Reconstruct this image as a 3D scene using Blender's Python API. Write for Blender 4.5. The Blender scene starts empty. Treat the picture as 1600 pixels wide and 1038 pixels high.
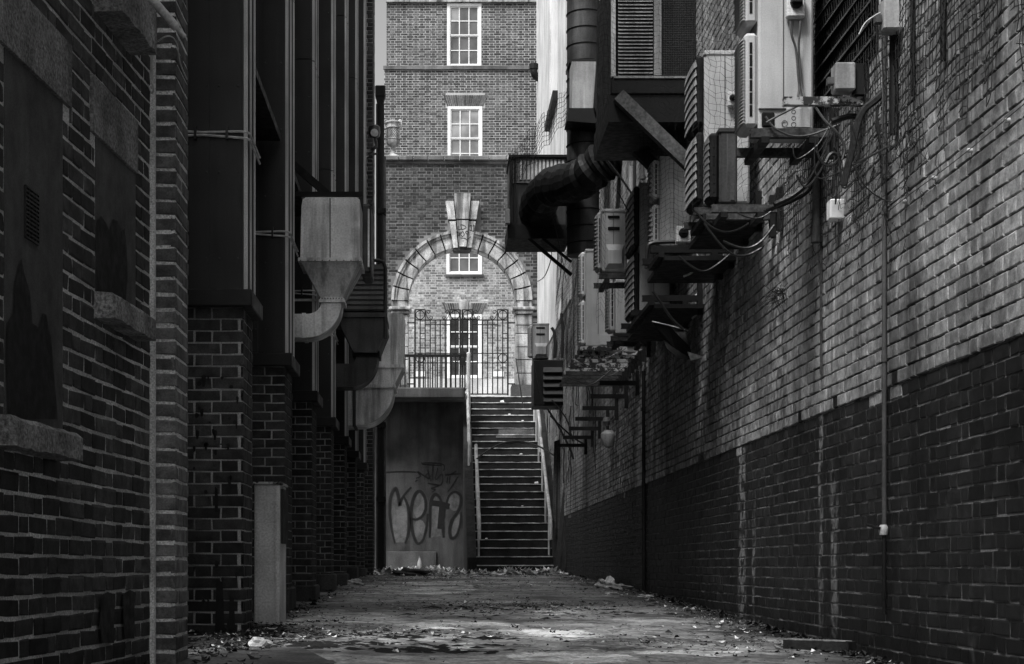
import bpy, bmesh, math, random
from mathutils import Vector, Matrix
R = random.Random(7)
PI = math.pi
SC = bpy.context.scene
COL = SC.collection

# ------------------------------------------------------------------ camera, sky, sun, exposure
ZC = 0.75            # eye height above the low end of the yard
F = 2640.0           # focal length in pixels of the 1600 px wide photograph
VX, VY = 685.0, 885.0
cam = bpy.data.cameras.new('camera')
cam.sensor_width = 36.0
cam.lens = 36.0 * F / 1600.0
cam.shift_x = (800 - VX) / 1600.0
cam.shift_y = (VY - 519) / 1600.0
cam.clip_start = 0.1
cam.clip_end = 600
camo = bpy.data.objects.new('camera', cam)
camo.location = (0, 0, ZC)
camo.rotation_euler = (PI / 2, 0, 0)
COL.objects.link(camo)
SC.camera = camo

SUN_EL, SUN_AZ = math.radians(56), math.radians(220)      # azimuth clockwise from +Y (the alley's far end)
world = bpy.data.worlds.new('World')
SC.world = world
world.use_nodes = True
nt = world.node_tree
nt.nodes.clear()
sky = nt.nodes.new('ShaderNodeTexSky')
sky.sky_type = 'NISHITA'
sky.sun_disc = False
sky.sun_elevation = SUN_EL
sky.sun_rotation = SUN_AZ
sky.air_density = 1.0
sky.dust_density = 4.0
bw = nt.nodes.new('ShaderNodeRGBToBW')
bg = nt.nodes.new('ShaderNodeBackground')
bg.inputs['Strength'].default_value = 0.065
out = nt.nodes.new('ShaderNodeOutputWorld')
nt.links.new(sky.outputs[0], bw.inputs[0])
nt.links.new(bw.outputs[0], bg.inputs[0])
nt.links.new(bg.outputs[0], out.inputs[0])

sun = bpy.data.lights.new('sun', 'SUN')
sun.energy = 1.5
sun.angle = math.radians(18)
sun.color = (1.0, 1.0, 1.0)                                  # monochrome photograph
suno = bpy.data.objects.new('sun', sun)
sd = Vector((math.sin(SUN_AZ) * math.cos(SUN_EL), math.cos(SUN_AZ) * math.cos(SUN_EL), math.sin(SUN_EL)))
suno.rotation_euler = sd.to_track_quat('Z', 'Y').to_euler()
suno.location = (0, -10, 30)
COL.objects.link(suno)

SC.view_settings.view_transform = 'Standard'
SC.view_settings.look = 'None'
SC.view_settings.gamma = 1
SC.view_settings.use_curve_mapping = False
SC.view_settings.exposure = 1.65
SC.render.engine = 'CYCLES'
SC.cycles.max_bounces = 6
SC.cycles.use_denoising = True

# ------------------------------------------------------------------ helpers
def P(x, y, D):
    """point of the place seen at photo pixel x, y at distance D down the alley"""
    return Vector(((x - VX) / F * D, D, ZC + (VY - y) / F * D))
def XX(x, D): return (x - VX) / F * D
def ZZ(y, D): return ZC + (VY - y) / F * D
def proj(p):
    return VX + p[0] / p[1] * F, VY - (p[2] - ZC) / p[1] * F

MESHLESS = {}
def world_of(o):
    return MESHLESS.get(o.name, Matrix.Identity(4))

def link(o, parent=None):
    COL.objects.link(o)
    if parent is not None:
        o.parent = parent
        o.matrix_parent_inverse = world_of(parent).inverted()
    return o

def thing(name, label, cat, loc=(0, 0, 0), group=None):
    o = bpy.data.objects.new(name, None)
    o.empty_display_size = 0.1
    o.location = loc
    COL.objects.link(o)
    MESHLESS[o.name] = Matrix.Translation(Vector(loc))
    o['label'] = label; o['category'] = cat
    if group: o['group'] = group
    return o

def tag(o, label, cat, group=None):
    o['label'] = label; o['category'] = cat
    if group: o['group'] = group
    return o

def copy_tree(root, delta, label, group=None):
    def cp(o, parent):
        c = o.copy(); COL.objects.link(c)
        if parent is not None: c.parent = parent
        for ch in list(kids.get(o.name, [])): cp(ch, c)
        return c
    kids = {}
    for o in bpy.data.objects:
        if o.parent: kids.setdefault(o.parent.name, []).append(o)
    c = cp(root, None)
    c.location = root.location + Vector(delta)
    c['label'] = label
    if group: c['group'] = group
    return c

class MB:
    def __init__(s):
        s.v = []; s.f = []; s.m = []
    def quadmesh(s, verts, faces, mi=0):
        b = len(s.v)
        s.v.extend([tuple(p) for p in verts])
        for f in faces:
            s.f.append(tuple(b + i for i in f)); s.m.append(mi)
        return s
    def box(s, a, b, mi=0, bev=0.0):
        x0, x1 = sorted((a[0], b[0])); y0, y1 = sorted((a[1], b[1])); z0, z1 = sorted((a[2], b[2]))
        if bev <= 0:
            vs = [(x0,y0,z0),(x1,y0,z0),(x1,y1,z0),(x0,y1,z0),(x0,y0,z1),(x1,y0,z1),(x1,y1,z1),(x0,y1,z1)]
            fs = [(0,3,2,1),(4,5,6,7),(0,1,5,4),(1,2,6,5),(2,3,7,6),(3,0,4,7)]
            return s.quadmesh(vs, fs, mi)
        bev = min(bev, (x1-x0)/3, (y1-y0)/3, (z1-z0)/3)
        vs = []; ids = {}
        for ix, x in ((0, x0), (1, x1)):
            for iy, y in ((0, y0), (1, y1)):
                for iz, z in ((0, z0), (1, z1)):
                    sx = bev if ix == 0 else -bev; sy = bev if iy == 0 else -bev; sz = bev if iz == 0 else -bev
                    ids[(ix,iy,iz,'x')] = len(vs); vs.append((x, y+sy, z+sz))
                    ids[(ix,iy,iz,'y')] = len(vs); vs.append((x+sx, y, z+sz))
                    ids[(ix,iy,iz,'z')] = len(vs); vs.append((x+sx, y+sy, z))
        fs = []
        for i in (0, 1):
            fs.append([ids[(i,a,b,'x')] for a, b in ((0,0),(1,0),(1,1),(0,1))])
            fs.append([ids[(a,i,b,'y')] for a, b in ((0,0),(1,0),(1,1),(0,1))])
            fs.append([ids[(a,b,i,'z')] for a, b in ((0,0),(1,0),(1,1),(0,1))])
        for i in (0,1):
            for j in (0,1):
                fs.append([ids[(i,j,0,'x')], ids[(i,j,0,'y')], ids[(i,j,1,'y')], ids[(i,j,1,'x')]])
                fs.append([ids[(i,0,j,'x')], ids[(i,0,j,'z')], ids[(i,1,j,'z')], ids[(i,1,j,'x')]])
                fs.append([ids[(0,i,j,'y')], ids[(0,i,j,'z')], ids[(1,i,j,'z')], ids[(1,i,j,'y')]])
                for k in (0,1):
                    fs.append([ids[(i,j,k,'x')], ids[(i,j,k,'y')], ids[(i,j,k,'z')]])
        return s.quadmesh(vs, fs, mi)
    def beam(s, a, b, w, h, mi=0, up=(0, 0, 1)):
        a = Vector(a); b = Vector(b); d = (b - a).normalized(); up = Vector(up)
        if abs(d.dot(up)) > .98: up = Vector((0, 1, 0))
        u = d.cross(up).normalized() * (w / 2); v = u.cross(d).normalized() * (h / 2)
        vs = [a-u-v, a+u-v, a+u+v, a-u+v, b-u-v, b+u-v, b+u+v, b-u+v]
        return s.quadmesh(vs, [(0,3,2,1),(4,5,6,7),(0,1,5,4),(1,2,6,5),(2,3,7,6),(3,0,4,7)], mi)
    def tube(s, pts, r, n=8, mi=0, cap=True, closed=False):
        pts = [Vector(p) for p in pts]
        rs = r if isinstance(r, (list, tuple)) else [r] * len(pts)
        b = len(s.v); N = len(pts); prev = None
        for i, p in enumerate(pts):
            if closed: t = pts[(i+1) % N] - pts[i-1]
            else: t = pts[min(i+1, N-1)] - pts[max(i-1, 0)]
            t = t.normalized() if t.length > 1e-9 else Vector((0,0,1))
            if prev is None:
                q = Vector((0,0,1)) if abs(t.z) < .9 else Vector((0,1,0))
                u = t.cross(q).normalized()
            else:
                u = prev - t * prev.dot(t)
                u = u.normalized() if u.length > 1e-6 else t.orthogonal().normalized()
            prev = u; w = t.cross(u)
            for k in range(n):
                a = 2*PI*k/n
                s.v.append(tuple(p + (u*math.cos(a) + w*math.sin(a)) * rs[i]))
        for i in range(N if closed else N-1):
            j = (i+1) % N
            for k in range(n):
                s.f.append((b+i*n+k, b+i*n+(k+1)%n, b+j*n+(k+1)%n, b+j*n+k)); s.m.append(mi)
        if cap and not closed and n > 2:
            s.f.append(tuple(b+k for k in range(n))[::-1]); s.m.append(mi)
            s.f.append(tuple(b+(N-1)*n+k for k in range(n))); s.m.append(mi)
        return s
    def lathe(s, c, prof, n=20, mi=0, axis='z'):
        b = len(s.v); c = Vector(c)
        for r, h in prof:
            for k in range(n):
                a = 2*PI*k/n
                if axis == 'z': s.v.append((c.x+r*math.cos(a), c.y+r*math.sin(a), c.z+h))
                elif axis == 'y': s.v.append((c.x+r*math.cos(a), c.y+h, c.z+r*math.sin(a)))
                else: s.v.append((c.x+h, c.y+r*math.cos(a), c.z+r*math.sin(a)))
        for i in range(len(prof)-1):
            for k in range(n):
                s.f.append((b+i*n+k, b+i*n+(k+1)%n, b+(i+1)*n+(k+1)%n, b+(i+1)*n+k)); s.m.append(mi)
        s.f.append(tuple(b+k for k in range(n))); s.m.append(mi)
        s.f.append(tuple(b+(len(prof)-1)*n+k for k in range(n))); s.m.append(mi)
        return s
    def prism(s, poly, y0, y1, mi=0):
        """poly: (x, z) outline pushed from y0 to y1"""
        n = len(poly); b = len(s.v)
        for y in (y0, y1):
            for x, z in poly: s.v.append((x, y, z))
        s.f.append(tuple(b+i for i in range(n))); s.m.append(mi)
        s.f.append(tuple(b+n+i for i in range(n))[::-1]); s.m.append(mi)
        for i in range(n):
            j = (i+1) % n
            s.f.append((b+i, b+n+i, b+n+j, b+j)); s.m.append(mi)
        return s
    def strip(s, A, B, y0, y1, mi=0):
        """solid between two matching (x, z) polylines A and B, from y0 to y1"""
        n = len(A); b = len(s.v)
        for y in (y0, y1):
            for x, z in A: s.v.append((x, y, z))
            for x, z in B: s.v.append((x, y, z))
        g = lambda l, c, i: b + l*2*n + c*n + i
        for i in range(n-1):
            for q in ((g(0,0,i),g(0,0,i+1),g(0,1,i+1),g(0,1,i)), (g(1,0,i),g(1,1,i),g(1,1,i+1),g(1,0,i+1)),
                      (g(0,0,i),g(1,0,i),g(1,0,i+1),g(0,0,i+1)), (g(0,1,i),g(0,1,i+1),g(1,1,i+1),g(1,1,i))):
                s.f.append(q); s.m.append(mi)
        for i in (0, n-1):
            s.f.append((g(0,0,i),g(0,1,i),g(1,1,i),g(1,0,i))); s.m.append(mi)
        return s
    def build(s, name, mats, parent=None, smooth=False, kind=None):
        me = bpy.data.meshes.new(name)
        me.from_pydata(s.v, [], s.f)
        if not isinstance(mats, (list, tuple)): mats = [mats]
        for m in mats: me.materials.append(m)
        if len(mats) > 1: me.polygons.foreach_set('material_index', s.m)
        bm = bmesh.new(); bm.from_mesh(me)
        if len(bm.faces) < 60000: bmesh.ops.recalc_face_normals(bm, faces=bm.faces)
        bm.to_mesh(me); bm.free()
        if smooth:
            me.polygons.foreach_set('use_smooth', [True] * len(me.polygons))
            try: me.set_sharp_from_angle(angle=math.radians(38))
            except Exception: pass
        o = bpy.data.objects.new(name, me)
        link(o, parent)
        if kind: o['kind'] = kind
        return o

# ------------------------------------------------------------------ materials (all grey: the photograph is black and white)
class NG:
    def __init__(s, name):
        s.mat = bpy.data.materials.new(name); s.mat.use_nodes = True
        s.t = s.mat.node_tree; s.t.nodes.clear()
        s.out = s.t.nodes.new('ShaderNodeOutputMaterial')
        s.bsdf = s.t.nodes.new('ShaderNodeBsdfPrincipled')
        s.t.links.new(s.bsdf.outputs[0], s.out.inputs[0])
        s.geo = s.t.nodes.new('ShaderNodeNewGeometry')
        s.pos = s.geo.outputs['Position']
    def set(s, inp, v):
        if hasattr(v, 'is_output') or isinstance(v, bpy.types.NodeSocket): s.t.links.new(v, inp)
        else: inp.default_value = v
    def m(s, op, a, b=0.0, c=None, clamp=False):
        n = s.t.nodes.new('ShaderNodeMath'); n.operation = op; n.use_clamp = clamp
        s.set(n.inputs[0], a); s.set(n.inputs[1], b)
        if c is not None: s.set(n.inputs[2], c)
        return n.outputs[0]
    def scaled(s, vec, sc):
        n = s.t.nodes.new('ShaderNodeVectorMath'); n.operation = 'MULTIPLY'
        s.set(n.inputs[0], vec); n.inputs[1].default_value = sc
        return n.outputs[0]
    def noise(s, scale, detail=3, rough=.55, vec=None, sc=None):
        v = vec if vec is not None else s.pos
        if sc is not None: v = s.scaled(v, sc)
        n = s.t.nodes.new('ShaderNodeTexNoise')
        n.inputs['Scale'].default_value = scale; n.inputs['Detail'].default_value = detail; n.inputs['Roughness'].default_value = rough
        s.t.links.new(v, n.inputs['Vector'])
        return n.outputs[0]
    def ramp(s, v, a, b, lo=0.0, hi=1.0):
        n = s.t.nodes.new('ShaderNodeMapRange'); n.clamp = True; n.interpolation_type = 'SMOOTHSTEP'
        s.set(n.inputs[0], v); s.set(n.inputs[1], a); s.set(n.inputs[2], b); s.set(n.inputs[3], lo); s.set(n.inputs[4], hi)
        return n.outputs[0]
    def mix(s, f, a, b):
        n = s.t.nodes.new('ShaderNodeMix'); n.data_type = 'FLOAT'
        s.set(n.inputs[0], f); s.set(n.inputs[2], a); s.set(n.inputs[3], b)
        return n.outputs[0]
    def xyz(s):
        n = s.t.nodes.new('ShaderNodeSeparateXYZ'); s.t.links.new(s.pos, n.inputs[0]); return n.outputs
    def rnd(s):
        oi = s.t.nodes.new('ShaderNodeObjectInfo')
        a = s.m('ADD', s.geo.outputs['Random Per Island'], oi.outputs['Random'])
        return s.m('FRACT', a)
    def finish(s, val, rough=.85, metal=0.0, spec=.35, bump=None, bump_s=.3, bump_d=.01):
        c = s.t.nodes.new('ShaderNodeCombineColor')
        for i in range(3): s.set(c.inputs[i], val)
        s.t.links.new(c.outputs[0], s.bsdf.inputs['Base Color'])
        s.set(s.bsdf.inputs['Roughness'], rough); s.bsdf.inputs['Metallic'].default_value = metal
        s.bsdf.inputs['Specular IOR Level'].default_value = spec
        if bump is not None:
            b = s.t.nodes.new('ShaderNodeBump'); b.inputs['Strength'].default_value = bump_s; b.inputs['Distance'].default_value = bump_d
            s.t.links.new(bump, b.inputs['Height']); s.t.links.new(b.outputs[0], s.bsdf.inputs['Normal'])
        return s.mat

def surf(name, v, rough=.85, var=.35, vs=2.0, grain=.35, gs=90.0, streak=0.0, ss=5.0, island=0.0, metal=0.0, spec=.3, bump=.25, bd=.006, lo=0.0):
    g = NG(name)
    val = g.m('MULTIPLY', g.ramp(g.noise(vs, 4), .25, .75, 1-var, 1+var), v)
    gr = g.noise(gs, 3, .6)
    val = g.m('MULTIPLY', val, g.ramp(gr, .25, .75, 1-grain, 1+grain))
    if streak:
        st = g.noise(ss, 4, .6, sc=(1, 1, .09))
        val = g.m('MULTIPLY', val, g.ramp(st, .42, .68, 1.0, 1-streak))
        st2 = g.noise(ss*1.7, 3, .6, sc=(1, 1, .06))
        val = g.m('MULTIPLY', val, g.ramp(st2, .6, .78, 1.0, 1+streak*.8))
    if island:
        val = g.m('MULTIPLY', val, g.ramp(g.rnd(), 0, 1, 1-island, 1+island))
    rg = g.ramp(g.noise(vs*3, 3), .3, .7, max(.05, rough-.12), min(1, rough+.1))
    return g.finish(val, rg, metal, spec, gr, bump, bd)

def brick_mat(name, v, island=.4, streak=.35, paint=False, runs_shade=None, chips=0.0):
    g = NG(name)
    r = g.rnd()
    val = g.m('MULTIPLY', g.ramp(r, 0, 1, 1-island, 1+island), v)
    big = g.noise(.8, 4, .6)
    val = g.m('MULTIPLY', val, g.ramp(big, .3, .7, .62, 1.25))
    gr = g.noise(120, 4, .65)
    val = g.m('MULTIPLY', val, g.ramp(gr, .25, .75, .7, 1.3))
    mid = g.noise(14, 5, .65)
    val = g.m('MULTIPLY', val, g.ramp(mid, .3, .7, .55, 1.35))
    st = g.noise(3.2, 5, .6, sc=(1, 1, .07))
    val = g.m('MULTIPLY', val, g.ramp(st, .45, .7, 1.0, 1-streak))
    st2 = g.noise(6.0, 4, .6, sc=(1, 1, .06))
    val = g.m('MULTIPLY', val, g.ramp(st2, .62, .76, 1.0, 1+streak*1.3))
    if chips:
        ch = g.noise(9, 6, .7)
        val = g.m('ADD', val, g.ramp(ch, .68, .74, 0.0, chips))
    o = g.xyz()
    if runs_shade:
        for (yy, w, z0, z1, add) in runs_shade:
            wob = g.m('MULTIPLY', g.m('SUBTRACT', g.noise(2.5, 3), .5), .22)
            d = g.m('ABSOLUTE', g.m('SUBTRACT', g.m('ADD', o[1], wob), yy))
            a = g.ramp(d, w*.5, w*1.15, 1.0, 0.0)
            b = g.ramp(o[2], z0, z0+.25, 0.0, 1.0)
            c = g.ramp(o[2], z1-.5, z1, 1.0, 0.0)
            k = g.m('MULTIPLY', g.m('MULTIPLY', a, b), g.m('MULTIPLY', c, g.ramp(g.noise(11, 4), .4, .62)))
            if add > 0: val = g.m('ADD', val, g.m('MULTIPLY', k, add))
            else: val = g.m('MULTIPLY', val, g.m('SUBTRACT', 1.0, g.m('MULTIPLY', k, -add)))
    # darker towards the foot of the wall
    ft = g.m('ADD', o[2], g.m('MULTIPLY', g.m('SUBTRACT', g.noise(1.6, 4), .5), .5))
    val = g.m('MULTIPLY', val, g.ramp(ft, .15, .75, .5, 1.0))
    hgt = g.m('ADD', g.m('MULTIPLY', mid, .7), g.m('MULTIPLY', gr, .3))
    return g.finish(val, .8 if not paint else .6, 0, .3, hgt, .5, .006)

MT = {}
MT['brick_a'] = brick_mat('old_dark_brick', .065, .45, .3)
MT['brick_q'] = brick_mat('quoin_brick', .14, .3, .3)
MT['brick_c'] = brick_mat('clad_building_brick', .042, .4, .3)
RUNS_SHADE = [(13.6, .16, -.2, 2.3, .22), (13.1, .07, -.1, 1.4, .16), (10.8, .07, .2, 2.6, .16), (10.45, .10, -.1, 1.5, .20), (7.75, .06, -.3, .55, .2),
        (22.5, 1.8, -.5, 4.2, -.9), (16.0, .5, .0, 2.9, -.6), (18.5, 2.2, -.3, 4.2, -.6), (9.2, .25, .2, 1.2, -.6), (21.5, .8, .2, 3.0, -.6)]  # broad dark entries paint the shade under the units; narrow ones are stains
MT['brick_w'] = brick_mat('white_painted_brick', .33, .25, .65, True, runs_shade=[(22.5, 1.8, -.5, 4.2, -.9), (16.0, .6, .0, 3.4, -.55), (12.2, .5, 1.5, 3.6, -.45), (21.5, .8, .2, 4, -.6), (14.6, 1.5, -.3, 4.2, -.62), (18.5, 2.2, -.3, 4.2, -.7), (24.5, 2.5, -.3, 4.2, -.6), (12.1, .35, -.2, 3.2, -.4), (10.8, .08, .2, 2.8, .12)])  # wide dark entries put shade below the units into the paint colour
MT['brick_d'] = brick_mat('dark_painted_brick', .019, .35, .35, True, runs_shade=RUNS_SHADE)
MT['brick_arch'] = brick_mat('screen_wall_brick', .05, .5, .3)
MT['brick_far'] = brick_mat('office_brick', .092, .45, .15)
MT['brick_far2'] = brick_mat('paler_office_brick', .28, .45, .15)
MT['mortar_a'] = surf('old_mortar', .62, .95, .35, 3, .5, 120, .2, bump=.6)
MT['mortar_q'] = surf('pale_pointing', .68, .95, .3, 4, .45, 110, bump=.6)
MT['mortar_c'] = surf('grey_mortar', .38, .95, .4, 2, .4, 120, .3, bump=.5)
MT['mortar_w'] = surf('dirty_painted_mortar', .06, .95, .9, 1.3, .4, 120, .3, bump=.5)
MT['mortar_d'] = surf('pale_mortar', .20, .95, .45, 2, .5, 120, .3, bump=.6)
MT['mortar_far'] = surf('office_mortar', .40, .95, .25, 1, .2, 60)
MT['mortar_arch'] = surf('screen_wall_mortar', .16, .95, .35, 1, .25, 60)
MT['panel'] = surf('dark_rendered_panel', .085, .75, .3, 5, .3, 160, .25, bump=.2)
MT['black_paint'] = surf('black_paint', .006, .6, .3, 6, .3, 90)
MT['concrete_a'] = surf('rough_cast_concrete', .25, .95, .4, 5, .6, 70, .3, 8, bump=.9, bd=.012)
MT['concrete'] = surf('weathered_concrete', .16, .92, .45, 1.5, .35, 60, .45, 3, bump=.5)
MT['concrete_dk'] = surf('dark_stained_concrete', .075, .92, .5, 1.2, .35, 60, .5, 3, bump=.5)
MT['store'] = surf('sooty_wall_render', .048, .92, .45, 1.5, .35, 60, .45, 3, bump=.5)
MT['stone'] = surf('portland_stone', .40, .9, .4, 3, .3, 50, .75, 7, island=.1, bump=.4)
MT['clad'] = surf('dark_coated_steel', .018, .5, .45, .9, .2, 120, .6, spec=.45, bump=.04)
MT['clad_lit'] = surf('lit_coated_steel_edge', .62, .5, .3, 1.5, .15, 150, .4, 5, spec=.5, bump=.05)  # light caught by the ribs is put into this colour
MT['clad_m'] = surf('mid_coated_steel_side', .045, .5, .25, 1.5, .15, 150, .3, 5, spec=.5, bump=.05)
MT['trim'] = surf('dark_flashing', .02, .5, .2, 2, .15, 150, .2)
MT['galv'] = surf('galvanised_sheet', .80, .4, .25, 2.2, .18, 60, .6, 9, metal=.35, spec=.5, bump=.05)
MT['galv_d'] = surf('sooty_galvanised_sheet', .07, .5, .3, 2.2, .2, 60, .4, 9, metal=.5, spec=.5, bump=.08)
MT['box_grey'] = surf('grey_painted_sheet', .6, .7, .25, 3, .25, 70, .3, 7, bump=.15)
MT['ac'] = surf('off_white_enamel', .47, .55, .14, 3, .10, 120, .22, 9, spec=.4, bump=.03)
MT['ac_d'] = surf('grimy_enamel', .32, .6, .2, 3, .15, 90, .4, 9, spec=.4, bump=.05)
MT['guard'] = surf('grey_plastic_grille', .16, .5, .2, 3, .15, 120, .3, 9, bump=.03)
MT['dark'] = surf('black_steel', .008, .6, .3, 5, .25, 90, spec=.25, bump=.15)
MT['dark_rust'] = surf('rusty_steel', .05, .85, .5, 9, .5, 60, .3, bump=.5)
MT['flake'] = None
MT['hole'] = surf('dark_inside', .006, .9, .2, 2, .2, 50)
MT['cable_w'] = surf('pale_cable', .5, .5, .2, 20, .1, 90)
MT['cable_b'] = surf('black_cable', .015, .45, .3, 20, .1, 90, spec=.5)
MT['cable_g'] = surf('grey_conduit', .085, .6, .3, 6, .2, 90, .3)
MT['pipe_l'] = surf('pale_plastic_pipe', .30, .55, .25, 3, .15, 90, .35, 9)
MT['white'] = surf('white_paint', .78, .5, .06, 3, .05, 90, .08)
MT['iron'] = surf('black_wrought_iron', .008, .5, .2, 4, .2, 60)
MT['rail'] = surf('pale_painted_tube', .5, .5, .25, 4, .2, 60, .4, 8, spec=.5)
MT['nosing'] = surf('worn_step_edge', .36, .9, .75, 4, .4, 40)
MT['step'] = surf('dark_stone_step', .02, .9, .4, 3, .4, 50, .3, bump=.5)
MT['timber'] = surf('weathered_timber', .10, .85, .3, 3, .4, 40, .3, bump=.4)
MT['timber_d'] = surf('dark_timber', .03, .85, .3, 3, .4, 40, .3, bump=.4)
MT['timber_l'] = surf('pale_timber', .30, .85, .3, 5, .4, 40, .2, bump=.4)
MT['net'] = surf('black_netting', .010, .8, .1, 3, .1, 50)
MT['paper'] = surf('dirty_paper', .50, .8, .35, 12, .3, 40)
MT['leaf_l'] = surf('pale_dead_leaf', .55, .8, .5, 20, .3, 60, island=.75)
MT['leaf_d'] = surf('dark_dead_leaf', .02, .9, .4, 20, .3, 60, island=.6)
MT['dirt'] = surf('black_soil', .014, 1.0, .4, 8, .5, 50, bump=.9)
MT['plinth'] = surf('pale_render', .5, .9, .2, 1, .2, 40, .3, 2)
MT['rubber'] = surf('black_flexible_hose', .008, .6, .3, 5, .2, 60, spec=.25)
MT['cone'] = surf('pale_bottle', .25, .4, .2, 5, .1, 40)
MT['render_w'] = surf('white_wall_paint', .65, .85, .2, 1.2, .2, 50, .35, 2.5)

def glass(name, v, rough=.08):
    g = NG(name)
    val = g.m('MULTIPLY', g.ramp(g.noise(1.7, 2), .3, .7, .6, 1.4), v)
    return g.finish(val, rough, 0, .7, g.noise(1.5, 2), .02, .02)
MT['glass'] = glass('dark_window_glass', .03)
MT['glass_b'] = glass('blind_behind_glass', .24, .2)
MT['glass_m'] = glass('grey_window_glass', .09, .15)

def flake():
    g = NG('flaking_white_paint_on_rust')
    k = g.ramp(g.noise(14, 6, .7), .47, .53)
    val = g.mix(k, .45, .03)
    return g.finish(val, .8, 0, .3, k, .4, .004)
MT['flake'] = flake()

def ground_mat():
    g = NG('yard_concrete')
    o = g.xyz()
    v = g.m('MULTIPLY', g.ramp(g.noise(.55, 5, .6), .3, .7, .45, 1.45), .40)
    v = g.m('MULTIPLY', v, g.ramp(g.noise(5, 6, .7), .3, .7, .5, 1.4))
    v = g.m('MULTIPLY', v, g.ramp(g.noise(22, 5, .7), .35, .65, .65, 1.25))
    gr = g.noise(60, 4, .7)
    v = g.m('MULTIPLY', v, g.ramp(gr, .25, .75, .65, 1.35))
    # worn pale patches and damp dark patches
    pt = g.noise(.9, 3, .5, sc=(1.0, .55, 1))
    v = g.m('MULTIPLY', v, g.ramp(pt, .56, .62, 1.0, 1.9))
    dk = g.noise(1.3, 6, .72, sc=(.8, .8, 1))
    v = g.m('MULTIPLY', v, g.ramp(dk, .50, .60, 1.0, .35))
    # worn pale patches left by repairs
    for (px_, py_, rx_, ry_, k_) in ((.72, 9.1, .36, .45, 1.2), (1.5, 9.6, .42, .22, 1.2), (.40, 9.9, .34, .35, .6), (-.2, 12.5, .8, .9, .35), (.9, 11.5, .5, .5, .35)):
        dx = g.m('DIVIDE', g.m('SUBTRACT', o[0], px_), rx_); dy = g.m('DIVIDE', g.m('SUBTRACT', o[1], py_), ry_)
        d_ = g.m('ADD', g.m('ADD', g.m('MULTIPLY', dx, dx), g.m('MULTIPLY', dy, dy)), g.m('MULTIPLY', g.m('SUBTRACT', g.noise(3.5, 5, .65), .5), 2.2))
        v = g.m('MULTIPLY', v, g.ramp(d_, .75, 1.0, 1.0+k_, 1.0))
    # grime against both walls
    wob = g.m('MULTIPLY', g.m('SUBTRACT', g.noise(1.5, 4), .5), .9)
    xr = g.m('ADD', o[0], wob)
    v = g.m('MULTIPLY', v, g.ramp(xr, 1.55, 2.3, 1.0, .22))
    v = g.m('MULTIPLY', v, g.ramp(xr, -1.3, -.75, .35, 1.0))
    cr = g.t.nodes.new('ShaderNodeTexVoronoi'); cr.feature = 'DISTANCE_TO_EDGE'; cr.inputs['Scale'].default_value = .8
    wp = g.t.nodes.new('ShaderNodeVectorMath'); wp.operation = 'ADD'
    nz = g.t.nodes.new('ShaderNodeTexNoise'); nz.inputs['Scale'].default_value = 2.0; nz.inputs['Detail'].default_value = 5
    g.t.links.new(g.pos, nz.inputs['Vector']); g.t.links.new(g.pos, wp.inputs[0]); g.t.links.new(nz.outputs[1], wp.inputs[1])
    g.t.links.new(wp.outputs[0], cr.inputs['Vector'])
    ck = g.ramp(cr.outputs['Distance'], .004, .012, .3, 1.0)
    v = g.m('MULTIPLY', v, ck)
    h = g.m('ADD', g.m('MULTIPLY', gr, .4), g.m('MULTIPLY', g.noise(9, 6, .7), .6))
    rg = g.ramp(dk, .5, .6, .9, .55)
    return g.finish(v, rg, 0, .35, h, .7, .012)
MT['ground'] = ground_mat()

# ------------------------------------------------------------------ ground
def gz(x, y):
    yy = min(max(y, -3), 42)
    d = .744 - .02858*yy + .00032*yy*yy
    d -= .018 * (2 - x) * max(0.0, min(1, 1 - (yy-8)/9))
    return ZC - d
g = MB()
nx, ny = 40, 110
for j in range(ny+1):
    y = -8 + 50*j/ny
    for i in range(nx+1):
        x = -2.6 + 5.2*i/nx
        g.v.append((x, y, gz(x, y) + R.uniform(-.006, .006)))
for j in range(ny):
    for i in range(nx):
        a = j*(nx+1)+i
        g.f.append((a, a+1, a+nx+2, a+nx+1)); g.m.append(0)
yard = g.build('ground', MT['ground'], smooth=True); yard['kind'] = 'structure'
far = MB().quadmesh([(-300, -300, -.9), (300, -300, -.9), (300, 300, -.9), (-300, 300, -.9)], [(0, 1, 2, 3)]).build('terrain', MT['concrete_dk'])
far['kind'] = 'structure'

# ------------------------------------------------------------------ brickwork
class Wall:
    def __init__(s, O, n):
        s.O = Vector((O[0], O[1], 0)); s.n = Vector((n[0], n[1], 0)).normalized()
        s.u = (-s.n).cross(Vector((0, 0, 1))).normalized()
        s.rot = Matrix((s.u, -s.n, Vector((0, 0, 1)))).transposed()
    def pt(s, a, z, d=0.0): return s.O + s.u*a + s.n*d + Vector((0, 0, z))

BR = {}
def brick_geo(w, h, d, bev, seed, back=.02):
    r = random.Random(seed)
    j = lambda k: r.uniform(-k, k)
    k = bev*.8
    vs = []
    for (ins, dep) in ((0, back), (0, -(d-bev)), (bev, -d)):
        for sx, sz in ((-1,-1),(1,-1),(1,1),(-1,1)):
            vs.append((sx*(w/2-ins)+j(k), dep + (j(k*.5) if dep < 0 else 0), sz*(h/2-ins)+j(k)))
    fs = []
    for l in (0, 4):
        for i in range(4):
            m = (i+1) % 4
            fs.append((l+i, l+m, l+4+m, l+4+i))
    fs.append((8, 9, 10, 11))
    return vs, fs
def brick_mesh(w, d, h, bev, mat, var):
    key = (round(w, 4), round(d, 4), round(h, 4), mat.name, var)
    if key not in BR:
        vs, fs = brick_geo(w, h, d, bev, hash(key[:3]) + var)
        me = bpy.data.meshes.new('brick'); me.from_pydata(vs, [], fs); me.materials.append(mat); me.update()
        BR[key] = me
    return BR[key]

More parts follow.
